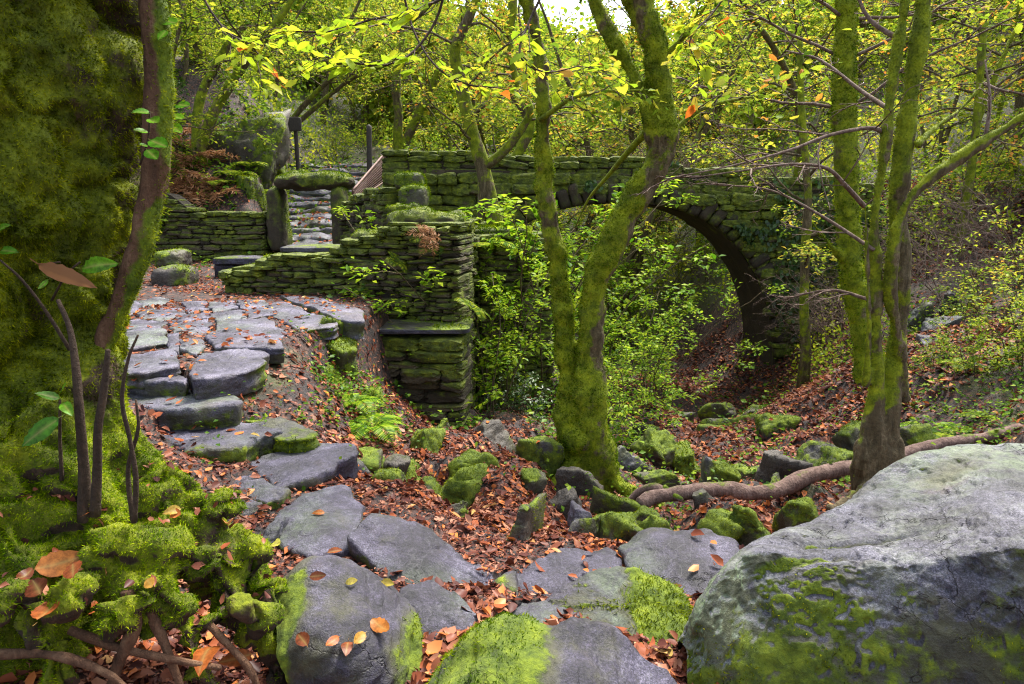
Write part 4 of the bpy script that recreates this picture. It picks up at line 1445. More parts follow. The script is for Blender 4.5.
# low mossy wall right of the corner
f0, f1 = W(470, 250, 8.6), W(545, 250, 9.2)
lw_ = thing('low_wall', (f0[0], 8.8, -.8), 'low moss-capped wall running behind the twin trunk', 'wall')
b = Buf()
wall_face(b, f0[:2], f1[:2], lambda s: float(W(500, 234, 8.8)[2]), lambda s: -1.6, .5, 6, ch=(.05, .11), lw=(.15, .45))
finish_wall('masonry', b, lw_, 1800, .045, .016, 6)
px_block(468, 530, 227, 239, 8.6, .6, lw_, 'cap_stone', 39, moss=.65, e=3.5, dens=3000)

# ------------------------------------------------------------------ bridge
FA, FB = W(383, 180, 13.6), W(875, 180, 13.9)
fd = nrm((FB - FA)[:2])
fn = np.array([-fd[1], fd[0]])            # away from the camera
LBR = float(np.linalg.norm((FB - FA)[:2]))


def face(u, v):
    r = ray(u, v)
    # on the vertical plane through FA with direction fd
    nx = np.array([fn[0], fn[1]])
    t = ((FA[:2] - CAM[:2]) @ nx) / (r[:2] @ nx)
    p = CAM + r * t
    return float((p[:2] - FA[:2]) @ fd), float(p[2])


def fpos(s, z, off=0.0):
    s, z = np.asarray(s, float), np.asarray(z, float)
    return np.stack([FA[0] + fd[0] * s + fn[0] * off, FA[1] + fd[1] * s + fn[1] * off, z + 0 * s], -1)


s_sp, z_sp = face(772, 398)
s_cr, z_cr = face(618, 203)
AR, AH = s_sp - s_cr, z_cr - z_sp
br = thing('stone_bridge', (fpos(s_cr, z_sp)[0], fpos(s_cr, z_sp)[1], z_sp), 'old single-arched stone bridge overgrown with moss and ivy', 'bridge')
BW = 1.7


def deck(s):
    return float(np.interp(s, [face(u, v)[0] for u, v in ((383, 152), (480, 153), (560, 155), (640, 160), (700, 167), (862, 184))],
                           [face(u, v)[1] for u, v in ((383, 152), (480, 153), (560, 155), (640, 160), (700, 167), (862, 184))]))


def arch_z(s):
    q = np.clip((np.asarray(s) - s_cr) / AR, -1, 1)
    return z_sp + AH * np.clip(1 - np.abs(q) ** 2.4, 0, 1) ** (1 / 2.4)


b = Buf()
S = np.unique(np.r_[np.linspace(0, LBR, 110), np.linspace(s_cr - AR, s_cr + AR, 70), s_cr + AR + .001, s_cr - AR - .001])
bot = np.where(np.abs(S - s_cr) <= AR, arch_z(S), z_sp - 1.5)
bot = np.maximum(bot, z_sp - 1.5)
top = np.array([deck(s) for s in S]) - .32
nz_ = 60
T_ = np.linspace(0, 1, nz_)
for off, flip in ((0, False), (BW, True)):
    ZZ = bot[None] + (top - bot)[None] * T_[:, None]
    SS = np.repeat(S[None], nz_, 0)
    P = fpos(SS.ravel(), ZZ.ravel(), off)
    dsp = fbm(P * np.array([2.2, 2.2, 5.5]), 4, 61) * .09
    P[:, :2] -= fn * (dsp * (1 if off == 0 else -1))[:, None]
    b.add(P, grid_faces(nz_, len(S), flip=flip), moss=np.clip(.50 + .5 * fbm(P * .9, 3, 62), 0, 1), rnd=.5 + .5 * fbm(P * np.array([3.5, 3.5, 8]), 2, 63))
# road deck
P = np.concatenate([fpos(S, top - .25, .2), fpos(S, top - .25, BW - .2)])
b.add(P, grid_faces(2, len(S), flip=True), moss=.6, rnd=.4)
# ends
for s in (0.0, LBR):
    z0, z1 = z_sp - 1.5, deck(s) - .32
    P = np.array([fpos(s, z0, 0), fpos(s, z0, BW), fpos(s, z1, BW), fpos(s, z1, 0)])
    b.add(P, np.array([[0, 1, 2, 3]]), moss=.5, rnd=.4)
spandrel = put('core', b, M['wall_stone'], br)
b = Buf()
wall_face(b, fpos(0, 0, .0)[:2], fpos(LBR, 0, .0)[:2], lambda s: deck(s) - .42, lambda s: float(arch_z(s)) + .38 if abs(s - s_cr) < AR + .05 else z_sp - .8, .34, 9, ch=(.09, .21), lw=(.2, .62), jit=.035, core=False, sub=3, mossf=lambda P: .10)
finish_wall('masonry', b, br, 900, .05, .018, 9)
# underside of the arch
b = Buf()
a = np.linspace(0, math.pi, 90)
ss = s_cr - AR * np.cos(a)
zz = arch_z(ss)
ss = np.r_[ss[0], ss, ss[-1]]
zz = np.r_[z_sp - 1.5, zz, z_sp - 1.5]
O = np.linspace(.0, BW, 24)
P = np.concatenate([fpos(ss, zz, o_) for o_ in O])
P = P - 0
dsp = fbm(P * np.array([4, 2, 4]), 4, 65) * .05
P[:, 2] += dsp
b.add(P, grid_faces(24, len(ss)), moss=np.clip(.25 + .4 * fbm(P * 1.2, 3, 66), 0, 1), rnd=.3 + .4 * fbm(P * 5, 2, 67))
put('arch_soffit', b, M['wall_stone'], br)
# ring of arch stones, slightly proud of the face
b = Buf()
rng = np.random.RandomState(5)
k = 46
D, T = ico(3)
for i in range(k):
    t0 = math.pi * (i + .5) / k
    s0, z0 = s_cr - AR * math.cos(t0), float(arch_z(s_cr - AR * math.cos(t0)))
    tan = nrm(np.array([AR * math.sin(t0), AH * math.cos(t0)]))
    nor = np.array([-tan[1], tan[0]])
    wdt = math.pi * AR / k
    hgt = rng.uniform(.36, .46)
    q = D / ((np.abs(D) ** 6).sum(1) ** (1 / 6))[:, None] * np.array([wdt * .47, .17, hgt / 2])
    q = q + nrm(q) * (fbm(q * 5 + i, 3, 4) * .03)[:, None]
    S2 = s0 + tan[0] * q[:, 0] + nor[0] * (q[:, 2] + hgt / 2)
    Z2 = z0 + tan[1] * q[:, 0] + nor[1] * (q[:, 2] + hgt / 2)
    P = np.stack([FA[0] + fd[0] * S2 + fn[0] * (q[:, 1] + .0), FA[1] + fd[1] * S2 + fn[1] * (q[:, 1] + .0), Z2], -1)
    b.add(P, T, moss=np.clip(.40 + .4 * fbm(P, 3, 68), 0, 1), rnd=rng.uniform(.0, .4))
put('arch_ring', b, M['wall_stone'], br)
# parapets of rubble with a mossy top
for off, sd_ in ((.18, 7), (BW - .18, 8)):
    b = Buf()
    A_, B_ = fpos(0, 0, off)[:2], fpos(LBR, 0, off)[:2]
    wall_face(b, A_, B_, lambda s: deck(s), lambda s: deck(s) - .55, .4, sd_, ch=(.09, .17), lw=(.25, .6), mossf=lambda P: .12)
    finish_wall('parapet', b, br, 700, .07, .025, sd_)
# shaggy growth hanging on the face
V, F, A = Buf.get(b)

# iron handrail panel, post, little sign on a post
hp = thing('rail_panel', W(365, 185, 12.8), 'rusty sloping wire railing panel beside the stairs', 'railing')
q0, q1, q2, q3 = W(352, 193, 12.4), W(384, 178, 12.2), W(384, 154, 12.2), W(353, 191, 12.4)
b = Buf()
P0, P1 = W(353, 190, 12.5), W(384, 154, 14.5)
L0, L1 = W(353, 203, 12.5), W(384, 182, 14.5)
for a_, c_ in ((P0, P1), (L0, L1), (P0, L0), (P1, L1)):
    v, f = tube(np.linspace(a_, c_, 12), .022, 8)
    b.add(v, f)
put('rail_frame', b, M['rusty_metal'], hp)
b = Buf()
for t in np.linspace(.03, .97, 40):
    v, f = tube(np.linspace(P0 + (P1 - P0) * t, L0 + (L1 - L0) * t, 3), .006, 4)
    b.add(v, f)
for t in np.linspace(.1, .9, 9):
    v, f = tube(np.linspace(P0 + (L0 - P0) * t, P1 + (L1 - P1) * t, 12), .006, 4)
    b.add(v, f)
put('wire_mesh', b, M['rusty_metal'], hp)


def post(u, v0, v1, Y, r, label, name='wooden_post'):
    p, q = W(u, v1, Y), W(u, v0, Y)
    V, F = tube(np.linspace(p - [0, 0, .4], q, 16), r, 10, lump=.08, seed=int(u))
    b = Buf(); b.add(V, F, moss=.1)
    tag(put(name, b, M['dark_wood']), label, 'post')


post(369, 126, 172, 15.5, .06, 'dark wooden post standing at the head of the railing panel')
sg = thing('waymark_post', W(294, 140, 17), 'short dark post with a square board on the bank above the doorway', 'post')
p = W(294, 122, 17)
V, F = block(p - [0, 0, .05], (.34, .07, .32), 3, e=12, rough=.005, sub=4)
b = Buf(); b.add(V, F); put('board', b, M['dark_wood'], sg)
V, F = tube(np.linspace(p - [0, -.09, 1.3], p + [0, .09, .05], 8), .05, 8)
b = Buf(); b.add(V, F); put('shaft', b, M['dark_wood'], sg)

# ------------------------------------------------------------------ trees close by
def union(parts, voxel, smooth=2):
    b = Buf()
    for V, F in parts:
        b.add(V, F)
    V, F, _ = b.get()
    me = mesh('tmp', V, F)
    o = bpy.data.objects.new('tmp', me)
    COL.objects.link(o)
    md = o.modifiers.new('r', 'REMESH')
    md.mode = 'VOXEL'
    md.voxel_size = voxel
    if smooth:
        ms = o.modifiers.new('s', 'SMOOTH')
        ms.iterations = smooth
        ms.factor = .5
    dg = bpy.context.evaluated_depsgraph_get()
    ev = o.evaluated_get(dg)
    m2 = ev.to_mesh()
    n = len(m2.vertices)
    V = np.empty(n * 3)
    m2.vertices.foreach_get('co', V)
    V = V.reshape(-1, 3)
    lt = np.empty(len(m2.polygons), np.int32)
    m2.polygons.foreach_get('loop_total', lt)
    ls = np.empty(len(m2.polygons), np.int32)
    m2.polygons.foreach_get('loop_start', ls)
    vi = np.empty(len(m2.loops), np.int32)
    m2.loops.foreach_get('vertex_index', vi)
    F = []
    for k in (3, 4):
        s = ls[lt == k]
        if len(s):
            F.append(vi[s[:, None] + np.arange(k)])
    ev.to_mesh_clear()
    bpy.data.objects.remove(o)
    bpy.data.meshes.remove(me)
    return V, F


def ell(c, r, k=3):
    D, T = ico(k)
    return D * np.array(r) + np.asarray(c), [T]


def px_ell(u, v, Y, rpx, sq=(1, 1, 1)):
    r = rpx * MPP(Y, v)
    return ell(W(u, v, Y), (r * sq[0], r * sq[1], r * sq[2]))


def limb(pts, n=16, step=.05):
    P, R = pline(pts, step)
    return tube(P, R, n)


class Wood:
    """collects fine branches and leaf places"""

    def __init__(s, seed):
        s.r = np.random.RandomState(seed)
        s.b = Buf()
        s.p, s.a, s.n, s.s = [], [], [], []

    def twig(s, P, r0, r1, n=4, moss=.0):
        V, F = tube(P, np.linspace(r0, r1, len(P)), n)
        s.b.add(V, F, moss=moss)

    def path(s, p, d, L, k=5, droop=0.0, wob=.18):
        d = nrm(np.array(d, float))
        P = [np.array(p, float)]
        for i in range(k):
            d = nrm(d + s.r.normal(0, wob, 3) + np.array([0, 0, -droop]))
            P.append(P[-1] + d * L / k)
        return np.array(P)

    def leaf_at(s, P, count, size, flat=.35, spread=.04):
        t = s.r.uniform(.15, 1, count) * (len(P) - 1)
        i = np.minimum(t.astype(int), len(P) - 2)
        f = (t - i)[:, None]
        q = P[i] * (1 - f) + P[i + 1] * f
        d = nrm(P[i + 1] - P[i])
        side = nrm(np.cross(d, [0, 0, 1.0])) * s.r.choice([-1, 1], count)[:, None]
        a = nrm(d * .7 + side * s.r.uniform(.5, 1.2, count)[:, None] + s.r.normal(0, .25, (count, 3)) + [0, 0, -.15])
        nn = nrm(np.array([0, 0, 1.0]) + s.r.normal(0, flat, (count, 3)))
        s.p.append(q + s.r.normal(0, spread, (count, 3)))
        s.a.append(a)
        s.n.append(nn)
        s.s.append(size * s.r.uniform(.55, 1.25, count))

    def net(s, P, r, depth=2, per=6, ratio=.5, droop=.03, leaves=0, size=.08, ang=.9, moss=0, flat=.35):
        """side twigs along a path, recursively"""
        L = np.linalg.norm(np.diff(P, axis=0), axis=1).sum()
        for w in range(per):
            t = (.15 + .85 * (w + s.r.random_sample()) / per) * (len(P) - 1)
            i = min(int(t), len(P) - 2)
            f = t - i
            p = P[i] * (1 - f) + P[i + 1] * f
            d = nrm(P[i + 1] - P[i])
            sd = nrm(np.cross(d, nrm(s.r.normal(0, .5, 3) + [0, 0, 1.0]))) * (1 if w % 2 else -1)
            dd = nrm(d + sd * ang * s.r.uniform(.6, 1.3))
            ll = L * ratio * s.r.uniform(.6, 1.15) * (1.1 - .5 * t / (len(P) - 1))
            Q = s.path(p, dd, ll, 4, droop)
            s.twig(Q, r, r * .4, 4 if r > .004 else 3, moss)
            if depth > 1:
                s.net(Q, r * .55, depth - 1, max(3, per - 2), ratio, droop, leaves, size, ang, moss, flat)
            if leaves:
                s.leaf_at(Q, leaves, size, flat)

    def wood(s, name, m, parent):
        return put(name, s.b, m, parent) if s.b.n else None

    def foliage(s, name, m, parent, eight=False, wid=.3):
        if not s.p:
            return
        p, a, n, z = (np.concatenate(q) for q in (s.p, s.a, s.n, s.s))
        V, F, r = (leaves8 if eight else rhomb)(p, a, n, z, s.r, wid)
        b = Buf()
        b.add(V, F, rnd=r)
        return put(name, b, m, parent)


def mossy(V, N, base, seed, up=.25, lo=0, hi=0):
    return np.clip(base + up * N[:, 2] + .5 * fbm(V * 2.4, 4, seed), 0, 1)


def hero_tree(name, label, cat, base, parts, voxel, seed, mossf, bark='bark', fuzzm='moss_fuzz', dens=7000, flen=.03, fw=.011, lump=.030, lf=10, thr=.45, cap=150000, droop=.35, groove=None):
    t = thing(name, base, label, cat)
    V, F = union(parts, voxel)
    N = vnormals(V, F)
    V = V + N * (fbm(V * lf, 4, seed) * lump + fbm(V * lf * .35, 3, seed + 1) * lump * 1.2)[:, None]
    if groove is not None:
        V = V + N * groove(V)[:, None]
    N = vnormals(V, F)
    m = mossf(V, N)
    b = Buf()
    b.add(V, F, moss=m)
    o = put('trunk', b, M[bark], t)
    if dens:
        w = np.clip((m + .35 * fbm(V * 5, 3, seed + 9) - thr) * 3, 0, 1)
        moss_on(t, V, F, w, dens, flen, fw, droop=droop, seed=seed, mat=M[fuzzm], cap=cap)
    return t, V, F, N, m


# --- the giant old trunk on the left edge, with its root mound
parts = []
Pt = [(-30, 640, 2.05, 215), (-25, 560, 2.08, 185), (-18, 480, 2.1, 150), (-12, 400, 2.12, 118), (-8, 300, 2.14, 118), (-8, 200, 2.15, 138), (-8, 100, 2.16, 144), (-12, 0, 2.17, 150), (-10, -200, 2.18, 150), (0, -500, 2.2, 150), (20, -900, 2.25, 120)]
parts.append(limb(Pt, 40, .06))
for pts in (
        [(60, 330, 2.05, 44), (85, 410, 2.0, 36), (122, 475, 1.93, 32), (172, 530, 1.88, 33), (226, 585, 1.84, 32), (258, 632, 1.8, 24), (280, 690, 1.78, 14)],
        [(70, 380, 2.0, 40), (115, 445, 1.96, 28), (175, 497, 1.95, 26), (232, 540, 1.98, 22), (272, 580, 1.98, 14)],
        [(40, 430, 1.9, 55), (80, 510, 1.78, 42), (112, 562, 1.70, 34), (150, 600, 1.64, 26), (190, 640, 1.63, 18), (215, 690, 1.62, 12)],
        [(10, 440, 1.85, 60), (8, 530, 1.68, 46), (22, 590, 1.57, 34), (46, 640, 1.52, 22), (66, 700, 1.5, 14)],
        [(-60, 450, 1.8, 70), (-80, 560, 1.6, 60), (-110, 660, 1.5, 50)],
        [(75, 260, 2.05, 34), (84, 340, 2.02, 30), (92, 420, 1.98, 30)]):
    parts.append(limb(pts, 20, .04))
rg = np.random.RandomState(7)
for (u, v, Y, r) in [(150, 590, 1.60, 30), (112, 548, 1.66, 30), (172, 552, 1.70, 30), (240, 600, 1.72, 30), (60, 596, 1.50, 34), (205, 560, 1.76, 28), (262, 615, 1.74, 22), (20, 600, 1.48, 34), (120, 612, 1.56, 20),
                     (255, 556, 1.86, 26), (225, 500, 1.92, 26), (180, 610, 1.6, 22), (85, 585, 1.54, 18), (145, 540, 1.72, 26), (275, 590, 1.84, 22), (268, 640, 1.80, 24), (250, 625, 1.76, 22), (225, 610, 1.72, 22), (284, 618, 1.84, 18)]:
    parts.append(px_ell(u, v, Y, r * .85, (1, 1, .75)))


def m_giant(V, N):
    mound = sm(1.15 - V[:, 2], 0, .5)
    under = sm(-N[:, 2], .05, .5) * mound
    return np.clip(.62 + .10 * mound + .15 * N[:, 2] - .5 * under - .35 * sm(.26 - V[:, 2], 0, .12) + .55 * fbm(V * 4.2, 4, 301), 0, 1)


gb = W(-20, 640, 2.05)
giant, GV, GF, GN, Gm = hero_tree('old_tree', 'giant old tree trunk cloaked in moss with a mound of mossy roots', 'tree', (gb[0], gb[1], .2), parts, .013, 300, m_giant, bark='dark_bark', dens=0, lump=.045, lf=9,
                                    groove=lambda V: (-.060 * np.exp(-(fbm(V * 4.2, 2, 311) / .085) ** 2) - .03 * np.exp(-(fbm(V * 9, 2, 312) / .10) ** 2)) * (.60 + .40 * sm(1.0 - V[:, 2], 0, .4)) + .030 * np.clip(fbm(V * 6.5, 3, 313), -.2, .6) * sm(V[:, 2], .7, 1.0))
w = np.clip((Gm + .35 * fbm(GV * 7, 3, 309) - .36 - .10 * sm(GV[:, 2], .9, 1.2) - .16 * sm(GV[:, 2], .8, 1.1) * sm(fbm(GV * np.array([3, 3, 1.5]), 3, 317), .12, .35) - .35 * np.exp(-(fbm(GV * 4.2, 2, 311) / .07) ** 2)) * 3, 0, 1) * sm(-GN[:, 1] + .6 * GN[:, 0], -.3, .1)
hi_ = sm(GV[:, 2], .75, 1.05)
vis = sm(3.0 - GV[:, 2], 0, .3)
moss_on(giant, GV, GF, np.maximum(w, .5 * sm(-GN[:, 1] + .8 * GN[:, 0], -.3, .1)) * hi_ * vis, 100000, .0125, .0038, droop=.5, seed=301, mat=M['moss_dark'], cap=230000, spread=.75)
moss_on(giant, GV, GF, w * (1 - hi_) * (.3 + .7 * sm(GN[:, 2], -.4, .3)), 100000, .0115, .0036, droop=.1, seed=302, mat=M['moss_mound'], cap=190000, spread=.75)
# the smooth brown stem that leans against it
P, R = pline([(88, 400, 2.02, 8), (104, 345, 2.02, 9), (122, 300, 2.03, 10), (138, 255, 2.05, 11), (150, 205, 2.07, 12), (157, 155, 2.08, 13), (159, 100, 2.09, 13.5), (157, 40, 2.10, 13.5), (152, -20, 2.11, 13), (145, -200, 2.15, 12), (100, -500, 2.2, 10)], .02)
V, F = tube(P, R, 28, lump=.22, freq=7, seed=31)
N = vnormals(V, F)
b = Buf()
V = V + N * (fbm(V * np.array([30, 30, 7]), 4, 35) * .012)[:, None]
b.add(V, F, moss=np.clip(.30 + .45 * N[:, 0] + .5 * fbm(V * 5, 4, 32), 0, 1))
put('side_stem', b, M['root_wood'], giant)
moss_on(giant, V, F, np.clip(.9 * N[:, 0] + .1 + .8 * fbm(V * 5, 3, 32), 0, 1), 26000, .013, .004, droop=.3, seed=303, mat=M['moss_fuzz'])
rq = np.random.RandomState(88)
wq = np.clip((GN[:, 2] - .35) * 2, 0, 1) * sm(1.0 - GV[:, 2], 0, .3) * sm(-GV[:, 1], -2.1, -1.9)
p_, n_, _ = sample(GV, GF, 260, wq, rq)
litter_points(p_, n_, .026, rq, LITD, .012, .6)
p_, n_, _ = sample(GV, GF, 45, wq, rq)
litter_points(p_, n_, .045, rq, LIT, .014, .5)
# bare brown roots in the hollow beneath
for i, pts in enumerate(([(70, 630, 1.56, 9), (120, 648, 1.55, 8), (175, 660, 1.56, 7), (220, 668, 1.58, 6)], [(128, 590, 1.58, 13), (134, 625, 1.56, 14), (120, 660, 1.54, 10), (108, 695, 1.52, 8)],
                         [(205, 620, 1.68, 8), (228, 645, 1.66, 7), (250, 670, 1.65, 6), (262, 700, 1.64, 4)], [(150, 610, 1.6, 9), (165, 645, 1.58, 9), (182, 690, 1.56, 6)],
                         [(-20, 655, 1.48, 10), (50, 655, 1.48, 9), (110, 675, 1.47, 7), (140, 705, 1.46, 5)])):
    P, R = pline(pts, .012)
    R = R * .55
    V, F = tube(P, R, 16, lump=.4, freq=14, seed=40 + i)
    b = Buf()
    b.add(V, F, moss=np.clip(.12 + .4 * fbm(V * 6, 3, 44), 0, 1))
    put('root', b, M['root_wood'], giant)

# --- the twin-stemmed mossy tree in the middle
Y0 = 5.5
parts = [
    limb([(592, 500, Y0, 19.8), (584, 465, Y0, 22.8), (575, 420, Y0 + .05, 19.8), (568, 385, Y0 + .1, 11.4), (566, 350, Y0 + .1, 9.9), (561, 300, Y0 + .1, 9.9), (556, 250, Y0 + .1, 9.9), (546, 200, Y0 + .1, 9.1), (543, 150, Y0 + .1, 8.4), (543, 100, Y0 + .05, 8.0), (538, 50, Y0, 7.6), (526, 0, Y0, 7.6), (515, -60, Y0, 6.8), (508, -180, Y0, 5.3), (520, -320, Y0, 3.0)], 20),
    limb([(605, 500, Y0 - .05, 15.2), (596, 460, Y0 - .05, 19.8), (590, 410, Y0 - .05, 18.2), (590, 370, Y0, 13.7), (592, 320, Y0, 12.9), (596, 280, Y0, 12.9), (610, 245, Y0, 13.7), (632, 205, Y0, 14.4), (654, 170, Y0, 13.7), (665, 140, Y0, 12.9), (662, 100, Y0, 12.2), (656, 60, Y0, 12.2), (648, 20, Y0, 12.9), (625, -25, Y0, 12.9), (600, -90, Y0, 10.6), (590, -200, Y0, 7.6), (600, -330, Y0, 3.8)], 24),
    limb([(658, 150, Y0 + .02, 7.6), (648, 110, Y0 + .05, 6.8), (634, 75, Y0 + .1, 6.1), (613, 40, Y0 + .15, 6.1), (595, 5, Y0 + .2, 6.1), (582, -40, Y0 + .2, 5.3), (570, -140, Y0 + .3, 3.8)], 14),
    limb([(655, 178, Y0 + .1, 4.6), (650, 150, Y0 + .2, 3.8), (652, 120, Y0 + .2, 3.0), (650, 90, Y0 + .2, 2.3)], 10),
    px_ell(566, 405, Y0 + .05, 10.6), px_ell(582, 395, Y0, 12.2), px_ell(580, 440, Y0 - .1, 16.7), px_ell(606, 470, Y0 - .1, 13.7), px_ell(665, 137, Y0, 14.4),
    limb([(600, 470, Y0 - .1, 10.6), (625, 490, Y0 - .2, 8.4), (650, 500, Y0 - .3, 5.3), (672, 512, Y0 - .4, 3.0)], 12),
    limb([(575, 460, Y0 - .1, 10.6), (560, 480, Y0 - .2, 7.6), (545, 492, Y0 - .3, 3.8)], 12),
]
tb = W(592, 490, Y0)
twin, V, F, N, m = hero_tree('twin_tree', 'twin-stemmed tree with thick green moss on both curving trunks', 'tree', (tb[0], tb[1], hz1(tb[0], tb[1])), parts, .02, 320,
                             lambda V, N: np.clip(.66 - .25 * sm(V[:, 2], -.6, -.9) + .2 * N[:, 2] - .12 * N[:, 0] + .6 * fbm(V * np.array([4, 4, 2.2]), 4, 321) - .12 * np.exp(-((V[:, 2] - .2) / .25) ** 2), 0, 1),
                             fuzzm='moss_bright', dens=12000, flen=.018, fw=.008, cap=130000)
tw = Wood(33)
for pts, L in (([(655, 150, 5.5, 3), (700, 110, 5.6, 2), (760, 95, 5.8, 1)], 5), ([(540, 120, 5.5, 3), (580, 95, 5.3, 2), (640, 90, 5.2, 1)], 5), ([(650, 128, 5.55, 4), (628, 152, 5.8, 3.4), (608, 176, 6.1, 2.6), (588, 200, 6.4, 1.4), (575, 228, 6.6, .5)], 0),
               ([(660, 60, 5.5, 3), (690, 30, 5.4, 2), (720, -20, 5.3, 1)], 5), ([(526, 0, 5.5, 3), (480, -30, 5.4, 2), (430, -50, 5.2, 1)], 5), ([(600, -20, 5.5, 4), (560, -40, 5.2, 2), (500, -45, 5.0, 1)], 5)):
    P, R = pline(pts, .08)
    tw.twig(P, R[0], R[-1], 8, .62)
    if L:
        tw.net(P, .007, 2, 7, .45, .05, 4, .07)
tw.wood('twigs', M['bark'], twin)
tw.foliage('leaves', M['leaf_yellow'], twin, True)

# --- the tree on the right beside the huge boulder
Y1 = 4.25
parts = [
    limb([(884, 505, Y1, 23.4), (880, 480, Y1, 20.8), (881, 450, Y1, 19.8), (884, 420, Y1 + .02, 11.8), (893, 370, Y1 + .05, 9.3), (899, 320, Y1 + .08, 8.7), (900, 260, Y1 + .08, 8.7), (898, 200, Y1 + .08, 8.7), (903, 150, Y1 + .08, 8.1), (911, 90, Y1 + .08, 8.1), (919, 40, Y1 + .08, 7.4), (924, -10, Y1 + .08, 7.4), (930, -120, Y1, 6.2), (925, -300, Y1, 3.7)], 20),
    limb([(872, 500, Y1 - .05, 16.2), (868, 460, Y1 - .05, 14.4), (874, 420, Y1 - .02, 8.1), (877, 370, Y1, 6.8), (875, 320, Y1, 6.2), (875, 270, Y1, 5.6), (874, 220, Y1, 5.0), (882, 170, Y1, 5.0), (888, 120, Y1, 5.0), (896, 60, Y1, 5.0), (905, 0, Y1, 5.0), (912, -100, Y1, 4.3), (905, -260, Y1, 2.5)], 14),
    limb([(905, 400, Y1 + .05, 5.6), (898, 340, Y1 + .0, 5.6), (891, 290, Y1 - .05, 5.6), (893, 250, Y1 - .1, 5.6), (902, 215, Y1 - .1, 5.6), (918, 190, Y1 - .12, 5.6), (945, 168, Y1 - .15, 5.6), (985, 142, Y1 - .2, 5.2), (1024, 116, Y1 - .25, 5.0), (1080, 80, Y1 - .3, 4.3), (1180, 20, Y1 - .3, 3.1)], 14),
    limb([(866, 385, Y1 - .02, 3.7), (869, 330, Y1 - .05, 3.7), (867, 270, Y1 - .05, 3.1), (866, 215, Y1 - .05, 2.5), (864, 204, Y1 - .05, 1.9)], 10),
    limb([(918, 145, Y1, 3.1), (935, 128, Y1 + .1, 3.1), (960, 110, Y1 + .2, 2.8), (980, 88, Y1 + .25, 2.5), (1000, 60, Y1 + .3, 2.1), (1015, 30, Y1 + .3, 1.9), (1018, 0, Y1 + .3, 1.5)], 10),
    limb([(876, 480, Y1 - .1, 10.8), (866, 495, Y1 - .2, 8.1), (848, 503, Y1 - .3, 5.4), (830, 508, Y1 - .4, 2.8)], 12),
    limb([(890, 480, Y1 - .1, 10.8), (905, 494, Y1 - .15, 8.1), (925, 500, Y1 - .15, 4.5)], 12),
    px_ell(880, 470, Y1, 20.8),
]
tb = W(880, 488, Y1)
rt, V, F, N, m = hero_tree('mossy_tree', 'several-stemmed tree with a bare woody base standing behind the huge boulder', 'tree', (tb[0], tb[1], hz1(tb[0], tb[1])), parts, .012, 340,
                           lambda V, N: np.clip(.66 - .55 * sm(.34 - V[:, 2], .0, .35) + .25 * N[:, 2] - .16 * N[:, 0] + .1 * N[:, 1] + .45 * fbm(V * np.array([4, 4, 2.]), 4, 341), 0, 1), groove=lambda V: (fbm(V * np.array([13, 13, 2.2]), 3, 345) * .05 * sm(.45 - V[:, 2], 0, .5)), fuzzm='moss_fuzz', dens=10000, flen=.013, fw=.006, lump=.014, lf=12, cap=110000)
tw = Wood(34)
for pts in ([(886, 134, 4.3, 2.6), (870, 128, 4.2, 2.2), (830, 135, 4.1, 2), (790, 150, 4.0, 1.6), (735, 165, 3.9, 1.2), (680, 176, 3.8, .7)],
            [(864, 206, 4.2, 2.6), (845, 185, 4.1, 2.2), (826, 168, 4.0, 2), (790, 164, 3.9, 1.6), (746, 170, 3.8, 1.1), (690, 178, 3.8, .6)],
            [(900, 40, 4.3, 3), (870, 20, 4.4, 2.4), (855, -10, 4.5, 2)],
            [(890, 110, 4.3, 2.5), (860, 90, 4.6, 2), (820, 60, 4.9, 1.6), (786, 51, 5.1, 1.2)],
            [(985, 84, 4.5, 2), (1000, 90, 4.4, 1.5), (1030, 95, 4.3, 1)],
            [(985, 142, 4.05, 2.2), (990, 100, 4.1, 1.6), (985, 60, 4.2, 1)],
            [(870, 300, 4.2, 2), (830, 290, 4.4, 1.6), (780, 300, 4.6, 1)],
            [(874, 250, 4.2, 2), (820, 215, 4.5, 1.8), (770, 190, 4.8, 1.2), (720, 185, 5.0, .8)]):
    P, R = pline(pts, .06)
    tw.twig(P, R[0], R[-1] * .7, 6, .1)
    tw.net(P, .0055, 3, 6, .42, .02, 0)
tw.wood('twigs', M['twig_grey'], rt)
tw2 = Wood(35)
for q in ((700, 80, 4.4), (960, 60, 4.4), (1000, 20, 4.3), (870, 60, 4.6), (930, -20, 4.2)):
    P = tw2.path(W(*q), (tw2.r.normal(), .3, .2), 1.0, 5)
    tw2.twig(P, .006, .002)
    tw2.net(P, .004, 2, 5, .5, .04, 2, .07)
tw2.foliage('leaves', M['leaf_yellow'], rt, True)

# --- pale slim trunk behind it
Y2 = 7.0
parts = [limb([(872, 380, Y2, 17), (866, 345, Y2, 13), (857, 300, Y2, 11), (850, 260, Y2, 11), (847, 200, Y2, 11), (845, 140, Y2, 11), (844, 80, Y2, 11), (846, 20, Y2, 10), (848, -60, Y2, 10), (850, -200, Y2, 8), (845, -350, Y2, 5)], 18),
         limb([(846, 262, Y2, 5), (835, 250, Y2 - .1, 4), (822, 235, Y2 - .2, 3), (812, 222, Y2 - .3, 2)], 8)]
tb = W(872, 372, Y2)
pt, V, F, N, m = hero_tree('slender_tree', 'slender yellow-green mossy trunk behind the several-stemmed tree', 'tree', (tb[0], tb[1], hz1(tb[0], tb[1])), parts, .025, 350,
                           lambda V, N: mossy(V, N, .72, 351), fuzzm='moss_bright', dens=4500, flen=.028, fw=.01, lump=.02)
tw = Wood(36)
